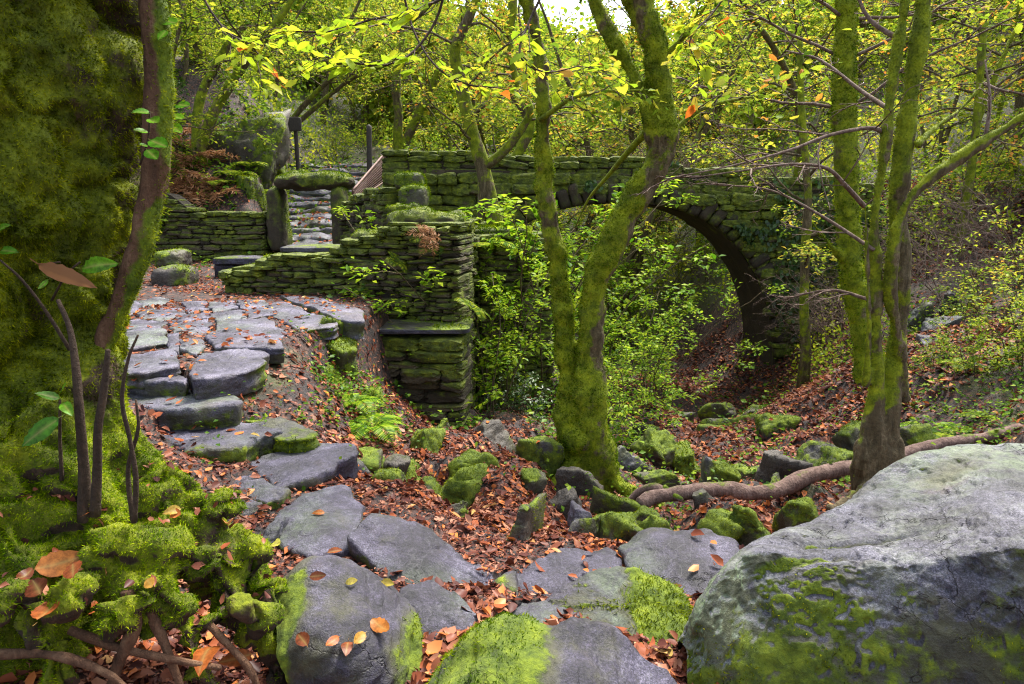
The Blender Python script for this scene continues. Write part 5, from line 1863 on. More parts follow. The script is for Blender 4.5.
for q in ((846, 60, 7), (846, 20, 7), (848, -40, 7), (846, 110, 7), (848, -100, 7)):
    for sgn in (-1, 1):
        P = tw.path(W(*q), (sgn, tw.r.uniform(-.6, .6), .5), 1.8, 6, .04)
        tw.twig(P, .018, .006, 5, .2)
        tw.net(P, .008, 2, 7, .45, .04, 5, .07)
tw.wood('twigs', M['twig_grey'], pt)
tw.foliage('leaves', M['leaf_yellow'], pt, False)

# --- mid-distance trees whose own trunks can be followed in the photo
MID = [
    ('leaning trunk growing beside the bridge parapet behind the twin tree', 11.5, [[(500, 240, 11.5, 9), (490, 200, 11.5, 9), (482, 165, 11.5, 8), (470, 125, 11.5, 8), (462, 90, 11.5, 7), (455, 50, 11.4, 6), (470, 15, 11.3, 5), (490, -40, 11.2, 4), (495, -120, 11, 3)],
                                                                       [(482, 170, 11.5, 5), (505, 150, 11.4, 5), (524, 125, 11.3, 4), (530, 108, 11.2, 4), (516, 80, 11.2, 4), (510, 40, 11.1, 4), (514, 0, 11, 3.4), (510, -90, 11, 2.5)]], 0, 'leaf_yellow'),
    ('forked leaning tree with two trunks beside the waymark post', 19.0, [[(280, 140, 19, 3.4), (300, 110, 19, 3.2), (335, 75, 18.6, 2.8), (375, 45, 18.2, 2.4), (420, 15, 18, 2), (450, -20, 17.6, 1.5)],
                                                                     [(280, 138, 19, 3.4), (310, 112, 19.2, 2.8), (350, 80, 19, 2.4), (392, 62, 18.8, 2), (440, 40, 18.6, 1.5)]], 0, 'leaf_yellow'),
    ('tree with a V of two trunks in the wood behind the wooden post', 21.0, [[(398, 150, 21, 6), (398, 115, 21, 5), (396, 80, 21, 5), (402, 30, 21, 4), (405, -40, 21, 3)], [(402, 150, 21, 5), (420, 110, 21, 5), (440, 70, 21, 4), (462, 20, 21, 3), (480, -40, 21, 2)]], 0, 'leaf_yellow'),
    ('mossy tree with a snaking trunk left of the twin tree above the bridge', 15.0, [[(505, 175, 15, 7), (522, 145, 15, 6), (530, 120, 15, 6), (512, 90, 15, 5), (507, 50, 15, 5), (512, 0, 15, 4), (510, -80, 15, 3)]], 0, 'leaf_green'),
    ('slim dark stem bowed over the bridge between the twin tree and the pale trunk', 12.5, [[(790, 210, 14.6, 4), (800, 150, 14, 4), (795, 95, 13.5, 4), (775, 50, 13, 3.4), (745, 5, 12.5, 3), (715, -60, 12, 2)]], 0, 'leaf_yellow'),
    ('dim slim trunk in front of the bridge abutment', 11.0, [[(806, 350, 11, 6), (804, 300, 11, 5), (806, 240, 11, 5), (808, 190, 11, 4), (802, 120, 11, 4), (800, 40, 11, 3)]], 0, 'leaf_yellow'),
    ('thin pale tree high on the slope at the right behind the arching limb', 12.0, [[(960, 250, 12, 4), (970, 180, 12, 4), (978, 110, 12, 4), (982, 40, 12, 4), (985, -40, 12, 3)], [(975, 130, 12, 3), (990, 90, 12, 3), (1010, 40, 12, 2)]], 0, 'leaf_yellow'),
    ('slanting dark trunks on the fern bank above the long rubble wall', 14.0, [[(200, 150, 14, 6), (215, 110, 14, 6), (240, 70, 14, 5), (275, 25, 14, 4), (310, -30, 14, 3)], [(196, 150, 14, 5), (200, 100, 14.2, 5), (225, 50, 14.4, 4), (262, 0, 14.6, 4), (290, -60, 14.8, 3)]], 0, 'leaf_green'),
]
for i, (lab, Y, stems, _, lm) in enumerate(MID):
    q = stems[0][0]
    bp = W(*q[:3])
    zg = hz1(bp[0], bp[1])
    t = thing('mossy_tree', (bp[0], bp[1], min(zg, bp[2])), lab, 'tree')
    b = Buf()
    tw = Wood(400 + i)
    for st in stems:
        P, R = pline(st, .10)
        if P[0, 2] > zg - .2:
            P = np.concatenate([[[P[0, 0], P[0, 1], zg - .3]], P])
            R = np.r_[R[0] * 1.4, R]
        V, F = tube(P, R * .9, 12, lump=.25, freq=4, seed=i)
        N = vnormals(V, F)
        b.add(V, F, moss=mossy(V, N, .58, 360 + i))
        k = len(P)
        for f in np.linspace(.35, .95, 9):
            p = P[int(f * (k - 1))]
            a = tw.r.uniform(0, 6.28)
            Q = tw.path(p, (math.cos(a), math.sin(a), .5), tw.r.uniform(1.2, 2.4), 6, .04)
            tw.twig(Q, .022, .006, 5, .2)
            tw.net(Q, .008, 2, 6, .45, .04, 7, .08)
    put('trunk', b, M['bark'], t)
    tw.wood('branches', M['bark'], t)
    tw.foliage('crown', M[lm], t)

# ------------------------------------------------------------------ the wood: a few kinds of tree, grown once and copied
def grow(seed, H, r0, nbr, blen, start, up, leafn, lsize, lean=.0, stems=1, bark='bark', leafm='leaf_green', per=6, droop=.05, name='tree', flat=.32):
    t = thing(name, (0, 0, 0), None, None)
    w = Wood(seed)
    tb = Buf()
    for s_ in range(stems):
        d = np.array([w.r.normal(0, .12 + .18 * (stems > 1)) + lean, w.r.normal(0, .12 + .18 * (stems > 1)), 1.0])
        P = w.path((w.r.normal(0, .1), w.r.normal(0, .1), -.4), d, H * w.r.uniform(.85, 1.05), 14, -.02, .11)
        P = cr(P, 40)
        R = r0 * (1 - .85 * np.linspace(0, 1, 40) ** .8) * (1 if s_ == 0 else .75)
        V, F = tube(P, R, 10, lump=.25, freq=3, seed=seed)
        tb.add(V, F, moss=np.clip(.42 + .4 * fbm(V * 1.5, 3, seed), 0, 1))
        n = max(4, nbr // stems)
        for i in range(n):
            f = start + (1 - start) * (i + w.r.random_sample()) / n
            p = P[min(39, int(f * 39))]
            a = i * 2.4 + w.r.normal(0, .3)
            L = blen * H * (1 - .55 * (f - start) / (1 - start)) * w.r.uniform(.6, 1.15)
            Q = w.path(p, (math.cos(a), math.sin(a), up * w.r.uniform(.4, 1.3)), L, 6, droop, .2)
            w.twig(Q, r0 * .28 * (1.1 - f), .006, 5, .3)
            w.net(Q, .010, 2, per, .45, droop, leafn, lsize, 1.0, .1, flat)
    put('trunk', tb, M[bark], t)
    w.wood('branches', M[bark], t)
    w.foliage('crown', M[leafm], t)
    return t


def plant(proto, used, x, y, label, cat, group, s=1.0, rz=0.0, dz=0.0, tilt=(0, 0)):
    o = proto if proto.name not in used else copy_tree(proto)
    used.add(o.name)
    o.location = (x, y, hz1(x, y) + dz)
    o.rotation_euler = (tilt[0], tilt[1], rz)
    o.scale = (s, s, s)
    o['kind'] = 'thing'
    return tag(o, label, cat, group)


PR = {
    'y1': grow(501, 9.0, .14, 17, .34, .22, .7, 7, .11, leafm='leaf_yellow', name='yellowing_tree'),
    'y2': grow(502, 8.0, .11, 15, .40, .18, .6, 7, .105, lean=.15, stems=2, leafm='leaf_yellow', name='yellowing_tree'),
    'g1': grow(503, 8.5, .13, 17, .36, .18, .6, 7, .105, leafm='leaf_green', name='green_tree'),
    'g2': grow(504, 6.0, .08, 18, .42, .10, .7, 7, .105, stems=3, leafm='leaf_green', name='green_tree'),
    'd1': grow(505, 7.0, .12, 18, .34, .12, .6, 7, .105, leafm='leaf_dark', name='dark_leaved_tree'),
    'b1': grow(506, 7.5, .09, 16, .42, .15, .7, 1, .12, stems=2, bark='twig_grey', leafm='leaf_yellow', name='bare_tree', per=7),
}
used = set()
rw_ = np.random.RandomState(55)
LB_ = {'y': 'yellow-leaved tree', 'g': 'green-leaved tree', 'd': 'dark-leaved tree', 'b': 'nearly bare grey-twigged tree'}


def wood_group(where, spots):
    for (u, Y, k, s) in spots:
        x = W(u, 200, Y)[0]
        plant(PR[k], used, x, Y, LB_[k[0]] + ' ' + where, 'tree', 'trees ' + where, s * rw_.uniform(.82, 1.0), rw_.uniform(0, 6.28), tilt=(rw_.normal(0, .04), rw_.normal(0, .04)))


wood_group('in the wood at the top of the stairs', [(325, 25, 'y1', 1), (365, 27, 'g2', 1.2), (430, 25, 'y2', 1), (350, 33, 'y1', 1.1), (455, 33, 'y1', 1.2), (300, 31, 'g1', 1.1)])
wood_group('on the fern bank at the left', [(150, 12.5, 'g2', .9), (185, 16, 'g2', 1), (215, 17, 'g1', .9), (240, 21, 'g1', 1), (165, 20, 'g1', 1.2), (280, 23, 'g2', 1.2), (225, 25, 'd1', 1.2), (110, 15, 'g1', 1), (60, 13, 'g2', 1)])
wood_group('behind the bridge', [(470, 20, 'g2', 1.1), (500, 23, 'y1', 1), (545, 20.5, 'y2', 1), (585, 24, 'g1', 1.1), (625, 21, 'y1', 1.35), (660, 25, 'y2', 1.2), (700, 22, 'y1', 1), (735, 27, 'b1', 1.2), (770, 23, 'y2', 1), (815, 26, 'b1', 1.1), (600, 31, 'g1', 1.3), (520, 31, 'g2', 1.4), (600, 22.5, 'y2', 1.75), (645, 23.5, 'y1', 1.5), (572, 25, 'y1', 1.5), (612, 19, 'y1', 1.3), (560, 27, 'y2', 1.8), (625, 28, 'y1', 1.8), (665, 26, 'g1', 1.6)])
wood_group('in the gorge seen through the arch', [(560, 19, 'g2', .6), (610, 20, 'g2', .6), (680, 20, 'g2', .55)])
wood_group('on the slope behind the several-stemmed tree', [(880, 18, 'b1', 1), (930, 17, 'g2', 1), (975, 16, 'y2', .9), (1015, 15, 'g1', .9), (905, 24, 'y1', 1), (960, 23, 'b1', 1.1), (1010, 22, 'd1', 1), (860, 30, 'y2', 1.3), (930, 32, 'g1', 1.3), (1050, 18, 'y1', 1), (1000, 31, 'b1', 1.4), (1090, 14, 'g2', 1)])


# saplings and shrubs
def shrub(seed, H, n, leafn, lsize, leafm, name, bark='bark', per=6, ang=.45, droop=.07, flat=.3, depth=2, r=.012, ratio=.42):
    t = thing(name, (0, 0, 0), None, None)
    w = Wood(seed)
    for i in range(n):
        a = i * 2.4 + w.r.normal(0, .4)
        P = w.path((w.r.normal(0, .06), w.r.normal(0, .06), -.15), (ang * math.cos(a), ang * math.sin(a), 1), H * w.r.uniform(.6, 1.1), 8, .02, .16)
        w.twig(P, r, r * .35, 5, .2)
        w.net(P, r * .4, depth, per, ratio, droop, leafn, lsize, 1.1, .1, flat)
    w.wood('stems', M[bark], t)
    w.foliage('leaves', M[leafm], t)
    return t


SH = {
    'sap': shrub(601, 3.0, 5, 8, .085, 'leaf_bright', 'sapling', droop=.03, flat=.22, ang=.22, ratio=.28),
    'sap2': shrub(602, 1.7, 5, 6, .075, 'leaf_bright', 'sapling'),
    'grn': shrub(603, 1.5, 6, 6, .08, 'leaf_green', 'green_shrub'),
    'yel': shrub(604, 1.6, 6, 4, .06, 'leaf_yellow', 'yellow_shrub'),
    'bare': shrub(605, 2.0, 9, 0, .06, 'leaf_yellow', 'bare_shrub', bark='twig_grey', per=8, ang=.7, depth=3, r=.009),
    'drk': shrub(606, 1.2, 6, 6, .08, 'leaf_dark', 'dark_shrub'),
}
SL = {'sap': 'bright green sapling', 'sap2': 'low bright green sapling', 'grn': 'green leafy shrub', 'yel': 'yellow-leaved shrub', 'bare': 'bare pale-twigged shrub', 'drk': 'dark-leaved shrub'}


def shrub_group(where, spots):
    for (u, Y, k, s, dz) in spots:
        x = W(u, 300, Y)[0]
        plant(SH[k], used, x, Y, SL[k] + ' ' + where, 'shrub', 'shrubs ' + where, s * rw_.uniform(.92, 1.08), rw_.uniform(0, 6.28), dz)


shrub_group('between the ruined corner and the twin tree', [(485, 7.9, 'sap', .9, 0), (512, 8.4, 'sap', 1.0, 0), (540, 9.2, 'sap', 1.1, 0), (500, 9.2, 'sap', 1.15, 0), (525, 7.4, 'drk', .5, 0), (525, 10.2, 'sap', 1.2, 0), (476, 8.4, 'sap', 1.0, .2), (492, 7.3, 'sap', .85, 0), (505, 10.5, 'sap', 1.3, 0)])
shrub_group('right of the twin tree in front of the arch', [(608, 8.0, 'sap2', .8, 0), (628, 8.6, 'sap2', .7, 0), (596, 9.2, 'sap', .6, 0), (638, 7.6, 'sap2', .5, 0), (600, 10.5, 'sap', .6, 0), (580, 10.0, 'sap', .8, 0), (648, 9.4, 'sap', .72, 0), (668, 10.4, 'sap', .75, 0)])
shrub_group('in the light beyond the arch', [(560, 16.5, 'sap', 1.3, 0), (610, 17, 'sap', 1.3, 0), (650, 17, 'sap2', 1.3, 0), (690, 17.5, 'bare', 1.0, 0), (725, 18.5, 'bare', 1.2, 0), (675, 16.2, 'bare', .8, 0), (520, 16, 'sap', 1.3, 0), (640, 19, 'sap', 1.4, 0), (705, 20.5, 'sap', 1.5, 0)])
shrub_group('on the leafy slope at the right', [(1000, 7.6, 'yel', .8, 0), (1022, 8.4, 'yel', 1, 0), (965, 9.2, 'grn', .6, 0), (985, 6.6, 'grn', .45, 0), (1030, 6.4, 'grn', .6, 0), (950, 10.5, 'bare', 1, 0), (985, 10, 'bare', 1.1, 0), (1015, 11, 'bare', 1.1, 0), (925, 12, 'bare', 1.2, 0), (1035, 9.6, 'bare', 1, 0), (960, 13, 'yel', 1.2, 0), (900, 13.5, 'grn', 1.2, 0), (1000, 13, 'grn', 1.2, 0), (940, 7.4, 'grn', .35, 0), (1045, 12, 'grn', 1.3, 0)])
shrub_group('crowding the far bridge abutment', [(815, 13.0, 'bare', .9, 0), (838, 12.2, 'bare', 1.0, 0), (850, 13.5, 'grn', 1.0, 0), (820, 14.6, 'drk', 1.4, 0), (865, 11, 'bare', .9, 0), (842, 11.6, 'bare', .8, 0)])
shrub_group('on the bank beside the stairs', [(180, 13.2, 'grn', .7, 0), (185, 14.9, 'drk', 1, 0), (285, 17.5, 'drk', .9, 0), (160, 13.0, 'yel', .6, 0), (225, 16.8, 'grn', 1, 0), (405, 17, 'grn', .8, 0), (430, 18, 'grn', 1, 0), (345, 22, 'grn', 1, 0), (372, 23, 'yel', 1, 0)])
# growth rooted on top of the bridge
for (u, dz, k, s) in [(430, 0, 'sap2', .5), (500, -.2, 'drk', .6), (610, -.1, 'grn', .5), (680, -.1, 'bare', .9), (720, -.2, 'bare', 1.0), (760, -.3, 'bare', 1.0), (800, -.3, 'bare', .9), (650, -.1, 'bare', .7), (840, -.3, 'grn', .8)]:
    s_, z_ = face(u, 170)
    p = fpos(s_, deck(s_) + dz - .35, .9)
    o = plant(SH[k], used, p[0], p[1], SL[k] + ' rooted on the bridge parapet', 'shrub', 'shrubs rooted on the bridge', s, rw_.uniform(0, 6.28))
    o.location.z = p[2]

# ivy on the bridge face
rng = np.random.RandomState(90)
b = Buf()
k = 9000
u = rng.uniform(0, 1, k)
S = s_cr + AR * rng.uniform(-.2, 1.8, k)
S = np.clip(S, 0, LBR)
lowz = np.where(np.abs(S - s_cr) < AR, arch_z(S) + .3, z_sp - .8)
hiz = np.array([deck(s) for s in S]) + .05
Z = lowz + (hiz - lowz) * rng.random_sample(k)
P = fpos(S, Z, 0) - np.c_[fn[0], fn[1], 0] * rng.uniform(.16, .34, k)[:, None]
keep = fbm(P * 1.3, 3, 91) + .5 * sm(S, s_cr + AR * .9, s_cr + AR * 1.2) > .30
P = P[keep]
k = len(P)
ax = nrm(np.c_[rng.normal(0, .5, k), rng.normal(0, .2, k), -np.ones(k)])
nn = nrm(np.c_[-fn[0] + rng.normal(0, .35, k), -fn[1] + rng.normal(0, .35, k), .5 + rng.normal(0, .3, k)])
V, F, r = rhomb(P, ax, nn, .10 * rng.uniform(.6, 1.3, k), rng, .4)
b.add(V, F, rnd=r)
tag(put('ivy', b, M['leaf_dark']), 'dark ivy spreading over the spandrel of the stone bridge', 'ivy')


# ferns
def fern(seed, n, L, leafm, name, up=.8, messy=0.0):
    t = thing(name, (0, 0, 0), None, None)
    r = np.random.RandomState(seed)
    for i in range(n):
        a = i * 2 * math.pi / n + r.normal(0, .25)
        l = L * r.uniform(.7, 1.1)
        k = 26
        tt = np.linspace(0, 1, k)
        x = l * (tt * .85)
        z = l * (up * tt - .95 * tt ** 2 * r.uniform(.75, 1.1))
        P = np.c_[x * math.cos(a), x * math.sin(a), z]
        b = Buf()
        V, F = tube(P, np.linspace(.004, .001, k) * L / .4, 4)
        b.add(V, F, rnd=.2)
        d = nrm(np.gradient(P, axis=0))
        for sgn in (-1, 1):
            sd_ = nrm(np.cross(d, [0, 0, 1.0])) * sgn
            up_ = np.cross(sd_, d) * sgn
            ln = l * .26 * np.sin(np.clip(tt * 1.0 + .10, 0, 1) * math.pi) ** .8 + .004
            V, F, rr = rhomb(P[3:], (sd_ + d * .45 + [0, 0, -.15])[3:] + r.normal(0, messy, (k - 3, 3)), nrm(up_ + r.normal(0, .12 + messy, (k, 3)))[3:], ln[3:], r, .085, .03)
            b.add(V, F, rnd=rr)
        put('frond', b, M[leafm], t)
    return t


FE = {'g': fern(701, 8, .42, 'leaf_bright', 'green_fern'), 'r': fern(702, 9, .7, 'leaf_rust', 'brown_fern', .5, .3), 'd': fern(703, 8, .5, 'leaf_green', 'green_fern')}


def put_fern(k, p, label, s=1, group=None, rz=0, tilt=(0, 0)):
    proto = FE[k]
    o = proto if proto.name not in used else copy_tree(proto)
    used.add(o.name)
    o.location = p
    o.scale = (s, s, s)
    o.rotation_euler = (tilt[0], tilt[1], rz)
    o['kind'] = 'thing'
    tag(o, label, 'fern', group)


put_fern('g', W(372, 430, 4.7) + [0, 0, .0], 'fresh green fern arching over the leafy bank', 1.0, rz=.4)
put_fern('g', W(355, 405, 5.0), 'smaller green fern above the fresh arching fern', .8, rz=1.4)
put_fern('d', W(432, 238, 7.42), 'green fern hanging from the top of the ruined corner', .8, rz=.2, tilt=(.6, 0))
put_fern('d', W(395, 262, 7.3), 'small fern tuft growing from the face of the ruined wall', .45, rz=1, tilt=(.8, 0))
put_fern('d', W(345, 270, 7.55), 'tiny fern tuft in the wall face below the sill', .35, rz=2, tilt=(.8, 0))
put_fern('r', W(428, 236, 7.1), 'withered brown fern drooping from the ruined corner', .42, rz=.8, tilt=(.9, 0))
put_fern('d', W(485, 250, 8.3), 'broad fern on the low moss-capped wall', 1.1, rz=.9)
put_fern('d', W(470, 310, 7.2), 'fern sprouting at the side of the ruined corner', .7, rz=.5, tilt=(.3, .5))
for i, (u, v, Y, s) in enumerate([(180, 175, 13.0, 1), (195, 190, 12.9, 1.1), (205, 170, 13.3, 1.2), (188, 150, 13.8, 1.1), (176, 130, 14.2, 1), (210, 150, 14, 1.1), (195, 120, 14.8, 1.2), (222, 188, 12.9, .9), (170, 155, 13.4, 1)]):
    x, y = W(u, v, Y)[:2]
    put_fern('r', (x, y, hz1(x, y) + .1), 'withered brown bracken clump on the bank above the long rubble wall', s, 'brown bracken on the bank', i * .7, (.35, 0))
for i, (u, Y) in enumerate([(235, 13.5), (250, 14.0), (215, 13.2), (262, 13.8)]):
    x, y = W(u, 180, Y)[:2]
    put_fern('d', (x, y, hz1(x, y) + .05), 'green fern on the bank around the big brown boulder', 1.2, 'green ferns on the bank', i)
for i, (u, v, Y) in enumerate([(985, 385, 5.9), (960, 400, 5.8), (940, 420, 5.5), (1005, 360, 6.6), (965, 365, 6.8), (925, 395, 6.2), (905, 400, 6.0)]):
    x, y = W(u, v, Y)[:2]
    put_fern('g' if i % 2 else 'd', (x, y, hz1(x, y)), 'green fern on the slope above the huge boulder', .55 + .1 * (i % 3), 'green ferns on the right slope', i)

# small green ground plants, too many to count
rng = np.random.RandomState(95)
b = Buf()


def cover(cx, cy, rx, ry, k, size, clump=1.2):
    x = cx + rng.normal(0, rx, k)
    y = cy + rng.normal(0, ry, k)
    p = np.c_[x, y, 0 * x]
    keep = fbm(p * clump * 2, 3, 96) > -.02
    x, y = x[keep], y[keep]
    n = len(x)
    P = np.c_[x, y, hz(x, y) + rng.uniform(.01, .16, n) * np.abs(rng.normal(0, 1, n))]
    V, F, r = rhomb(P, nrm(np.c_[rng.normal(0, 1, (n, 2)), rng.normal(0, .4, n)]), nrm(np.c_[rng.normal(0, .5, (n, 2)), np.ones(n)]), size * rng.uniform(.5, 1.2, n), rng, .36)
    b.add(V, F, rnd=r)


for a in [(-1.3, 4.8, .18, .45, 1100, .04), (-1.15, 5.7, .16, .4, 900, .045), (-1.25, 4.3, .25, .3, 700, .035), (4.6, 6.2, 1.1, .8, 3500, .045), (6.6, 8.6, 1.3, 1.1, 3000, .05), (3.4, 5.4, .6, .5, 1500, .05), (1.9, 6.5, .9, .8, 1200, .05),
          (-.2, 7.6, .8, .7, 2500, .07), (.8, 8.4, 1.2, 1.0, 3500, .08), (2.4, 9.4, 1.2, 1.0, 900, .06), (-6.2, 14, 1.6, 1.6, 5000, .09), (6.5, 12.5, 2.5, 2, 3000, .07), (.8, 4.6, .4, .4, 500, .04), (-1.9, 3.3, .3, .25, 500, .03), (-3.5, 18, 2, 3, 3000, .1), (1, 14, 3, 3, 2500, .1), (-6.6, 16.2, 1.6, 1.6, 5000, .09), (-7.5, 18.5, 2, 1.6, 4000, .1)]:
    cover(*a)
tag(put('ground_cover', b, M['leaf_cover'], loc=(0, 0, 0)), 'small green leafy plants covering the banks', 'ground cover', kind='stuff')

# the far wood, one mass
rng = np.random.RandomState(97)
b = Buf()
tb = Buf()
for i in range(330):
    ang = rng.uniform(-.85, .85)
    d = rng.uniform(27, 85)
    x, y = math.sin(ang) * d, math.cos(ang) * d
    z = hz1(x, y)
    H = rng.uniform(4, 8) * min(1, d / 40 + .1)
    k = int(900 * min(1, 40 / d + .2))
    q = nrm(rng.normal(0, 1, (k, 3))) * (rng.random_sample(k) ** .4)[:, None]
    q = q + fbm(q * 2 + i * 3.3, 2, i)[:, None] * .5
    P = np.array([x, y, z + H * .45]) + q * np.array([H * .33, H * .33, H * .48])
    V, F, r = rhomb(P, nrm(rng.normal(0, 1, (k, 3))), nrm(rng.normal(0, .7, (k, 3)) + [0, 0, 1]), d * .0085 * rng.uniform(.6, 1.3, k), rng, .36)
    b.add(V, F, rnd=np.clip(r * .5 + rng.uniform(-.05, .45), 0, .93))
    V, F = tube(np.array([[x, y, z - .5], [x + rng.normal(0, .3), y, z + H * .4], [x + rng.normal(0, .6), y, z + H * .9]]), np.array([.16, .11, .03]), 6)
    tb.add(V, F, moss=.4)
# brushwood covering the slopes
k = 150000
ang = rng.uniform(-.95, .95, k)
d = 10.5 * (50 / 10.5) ** rng.random_sample(k)
x, y = np.sin(ang) * d, np.cos(ang) * d
p = np.c_[x, y, 0 * x]
kp = (fbm(p * .45, 4, 98) > -.12) & ~((np.abs(x + 3.0) < 2.2) & (y < 21)) & ((y > 17.5) | (x > 5.2 + .8 * fbm(p, 2, 94)) | (x < -5.2)) & ((x > 0) | (y > 14))
x, y, d = x[kp], y[kp], d[kp]
k = len(x)
hgt = (.25 + 1.6 * np.clip(fbm(np.c_[x, y, 0 * x] * .5, 3, 99) + .3, 0, 1)) * np.clip(d / 22, .5, 2)
P = np.c_[x, y, hz(x, y) + hgt * rng.random_sample(k)]
V, F, r = rhomb(P, nrm(rng.normal(0, 1, (k, 3))), nrm(rng.normal(0, .7, (k, 3)) + [0, 0, 1]), d * .0052 * rng.uniform(.5, 1.3, k), rng, .36)
bb = Buf()
bb.add(V, F, rnd=np.clip(r * .55 + np.repeat(.30 + .5 * fbm(P * .35, 2, 93), 4), 0, .94))
tag(put('undergrowth', bb, M['leaf_green'], loc=(0, 0, 0)), 'green and yellowing brushwood covering the wooded slopes', 'undergrowth', kind='stuff')
tag(put('far_woodland', b, M['leaf_yellow'], loc=(0, 0, 0)), 'far yellow-green woodland on the valley sides', 'woodland', kind='stuff')
tag(put('far_trunks', tb, M['bark'], loc=(0, 0, 0)), 'trunks of the far woodland on the valley sides', 'woodland', kind='stuff')

# ------------------------------------------------------------------ fallen branch
lg = thing('fallen_branch', W(780, 490, 4.9), 'long curved fallen branch lying across the stream hollow', 'branch')


def wood_piece(name, pts, seed, lump=.3, m='log_wood', moss=.15, parent=None):
    P, R = pline(pts, .02)
    V, F = tube(P, R, 20, lump=lump, freq=7, seed=seed)
    N = vnormals(V, F)
    b = Buf()
    b.add(V, F, moss=np.clip(moss + .3 * N[:, 2] + .5 * fbm(V * 3, 3, seed), 0, 1))
    return put(name, b, M[m], parent)


wood_piece('limb', [(640, 504, 4.20, 6), (655, 497, 4.25, 7), (690, 492, 4.30, 7), (720, 489, 4.40, 8), (755, 493, 4.45, 8), (785, 487, 4.55, 8), (812, 475, 4.65, 8), (845, 468, 4.75, 7), (880, 463, 4.85, 7), (915, 451, 4.95, 6.5), (950, 443, 5.05, 6), (985, 437, 5.15, 5.5), (1020, 428, 5.25, 5)], 71, parent=lg)
wood_piece('fork', [(668, 496, 4.27, 5), (655, 488, 4.35, 5), (640, 492, 4.40, 4.5), (628, 503, 4.40, 3.5)], 72, parent=lg)
wood_piece('side_twig', [(664, 487, 4.31, 3), (672, 494, 4.25, 3), (682, 500, 4.20, 2.5)], 73, moss=.6, parent=lg)
# thin dead stems standing on the root mound
for i, (pts, lab) in enumerate([
        ([(86, 520, 1.72, 7), (84, 470, 1.72, 5), (80, 420, 1.72, 4.5), (76, 370, 1.74, 4), (70, 330, 1.76, 3), (58, 300, 1.78, 2)], 'thickest dark dead stem rising from the root mound'),
        ([(95, 515, 1.70, 6), (97, 470, 1.70, 4.5), (98, 430, 1.70, 4), (104, 390, 1.71, 3.5), (108, 350, 1.72, 2.5)], 'forked dark dead stem close beside the thickest one'),
        ([(134, 522, 1.66, 3), (136, 480, 1.66, 2.6), (130, 440, 1.66, 2.2), (122, 400, 1.66, 2), (128, 360, 1.67, 1.5), (138, 335, 1.68, 1)], 'thin wavy dead stem at the front of the root mound'),
        ([(133, 520, 1.67, 2.4), (128, 470, 1.68, 2), (138, 430, 1.68, 1.8), (136, 400, 1.69, 1.2)], 'short thin dead stem beside the wavy one'),
        ([(70, 350, 1.8, 2), (45, 310, 1.78, 1.6), (22, 280, 1.75, 1.4), (0, 260, 1.72, 1)], 'bent bare twig leaning out from the old trunk')]):
    tag(wood_piece('dead_stem', pts, 80 + i, .25, 'dark_bark', 0), lab, 'stem')


# leafy sprig with three big leaves, and small ivy-like sprigs on the trunk
def sprig(name, label, stem, leaves, m, seed, wid=.28, cat='plant'):
    r = np.random.RandomState(seed)
    P, R = pline(stem, .02)
    t = thing(name, P[0], label, cat)
    b = Buf()
    V, F = tube(P, R, 6)
    b.add(V, F, moss=0)
    put('stem', b, M['dark_bark'], t)
    for (u0, v0, u1, v1, Y) in leaves:
        p, q = W(u0, v0, Y), W(u1, v1, Y - .03)
        a = q - p
        L = np.linalg.norm(a)
        V, F, rr, ve = leaf_fine(p, a, nrm(np.array([.15, -.75, .65]) + r.normal(0, .15, 3)), L, r, wid, .12)
        b = Buf()
        b.add(V, F, rnd=rr, vein=ve)
        put('leaf', b, M[m], t)
    return t


sprig('seedling', 'green seedling with three long leaves growing on the root mound', [(62, 480, 1.72, 2), (60, 440, 1.71, 1.6), (60, 400, 1.70, 1.2)],
      [(60, 398, 34, 393, 1.7), (62, 402, 72, 415, 1.7), (58, 418, 20, 446, 1.66), (61, 392, 66, 384, 1.7)], 'leaf_big_green', 5)
sprig('ivy_sprig', 'sprig of glossy green leaves on the brown stem of the old tree', [(140, 165, 2.0, 1), (148, 140, 1.98, 1), (150, 112, 1.97, 1)],
      [(150, 112, 131, 112, 1.97), (150, 120, 160, 124, 1.96), (148, 132, 133, 130, 1.96), (150, 140, 168, 147, 1.96), (147, 150, 158, 160, 1.96), (146, 145, 140, 146, 1.97)], 'leaf_big_green', 6, .36)
sprig('ivy_sprig', 'sprig of green leaves high behind the brown stem of the old tree', [(166, 140, 2.2, 1), (172, 110, 2.2, 1), (180, 100, 2.2, 1)],
      [(176, 104, 190, 106, 2.2), (172, 115, 184, 120, 2.2), (170, 125, 182, 133, 2.2), (163, 20, 178, 24, 2.1), (166, 30, 158, 40, 2.05)], 'leaf_big_green', 7, .36)
sprig('seedling', 'pair of thin green leaves at the foot of the old trunk', [(52, 300, 1.9, 1.4), (66, 275, 1.86, 1), (80, 262, 1.85, 1)],
      [(80, 268, 116, 262, 1.84), (48, 280, 38, 290, 1.84), (0, 250, 18, 252, 1.8), (-4, 232, 8, 224, 1.8)], 'leaf_big_green', 8, .2)
sprig('withered_leaf', 'withered curled brown leaf caught on a twig of the old trunk', [(40, 265, 1.86, 1), (60, 262, 1.85, 1)], [(38, 264, 97, 288, 1.84)], 'leaf_rust', 9, .14)

# ------------------------------------------------------------------ large single fallen leaves on the near stones
rng = np.random.RandomState(606)


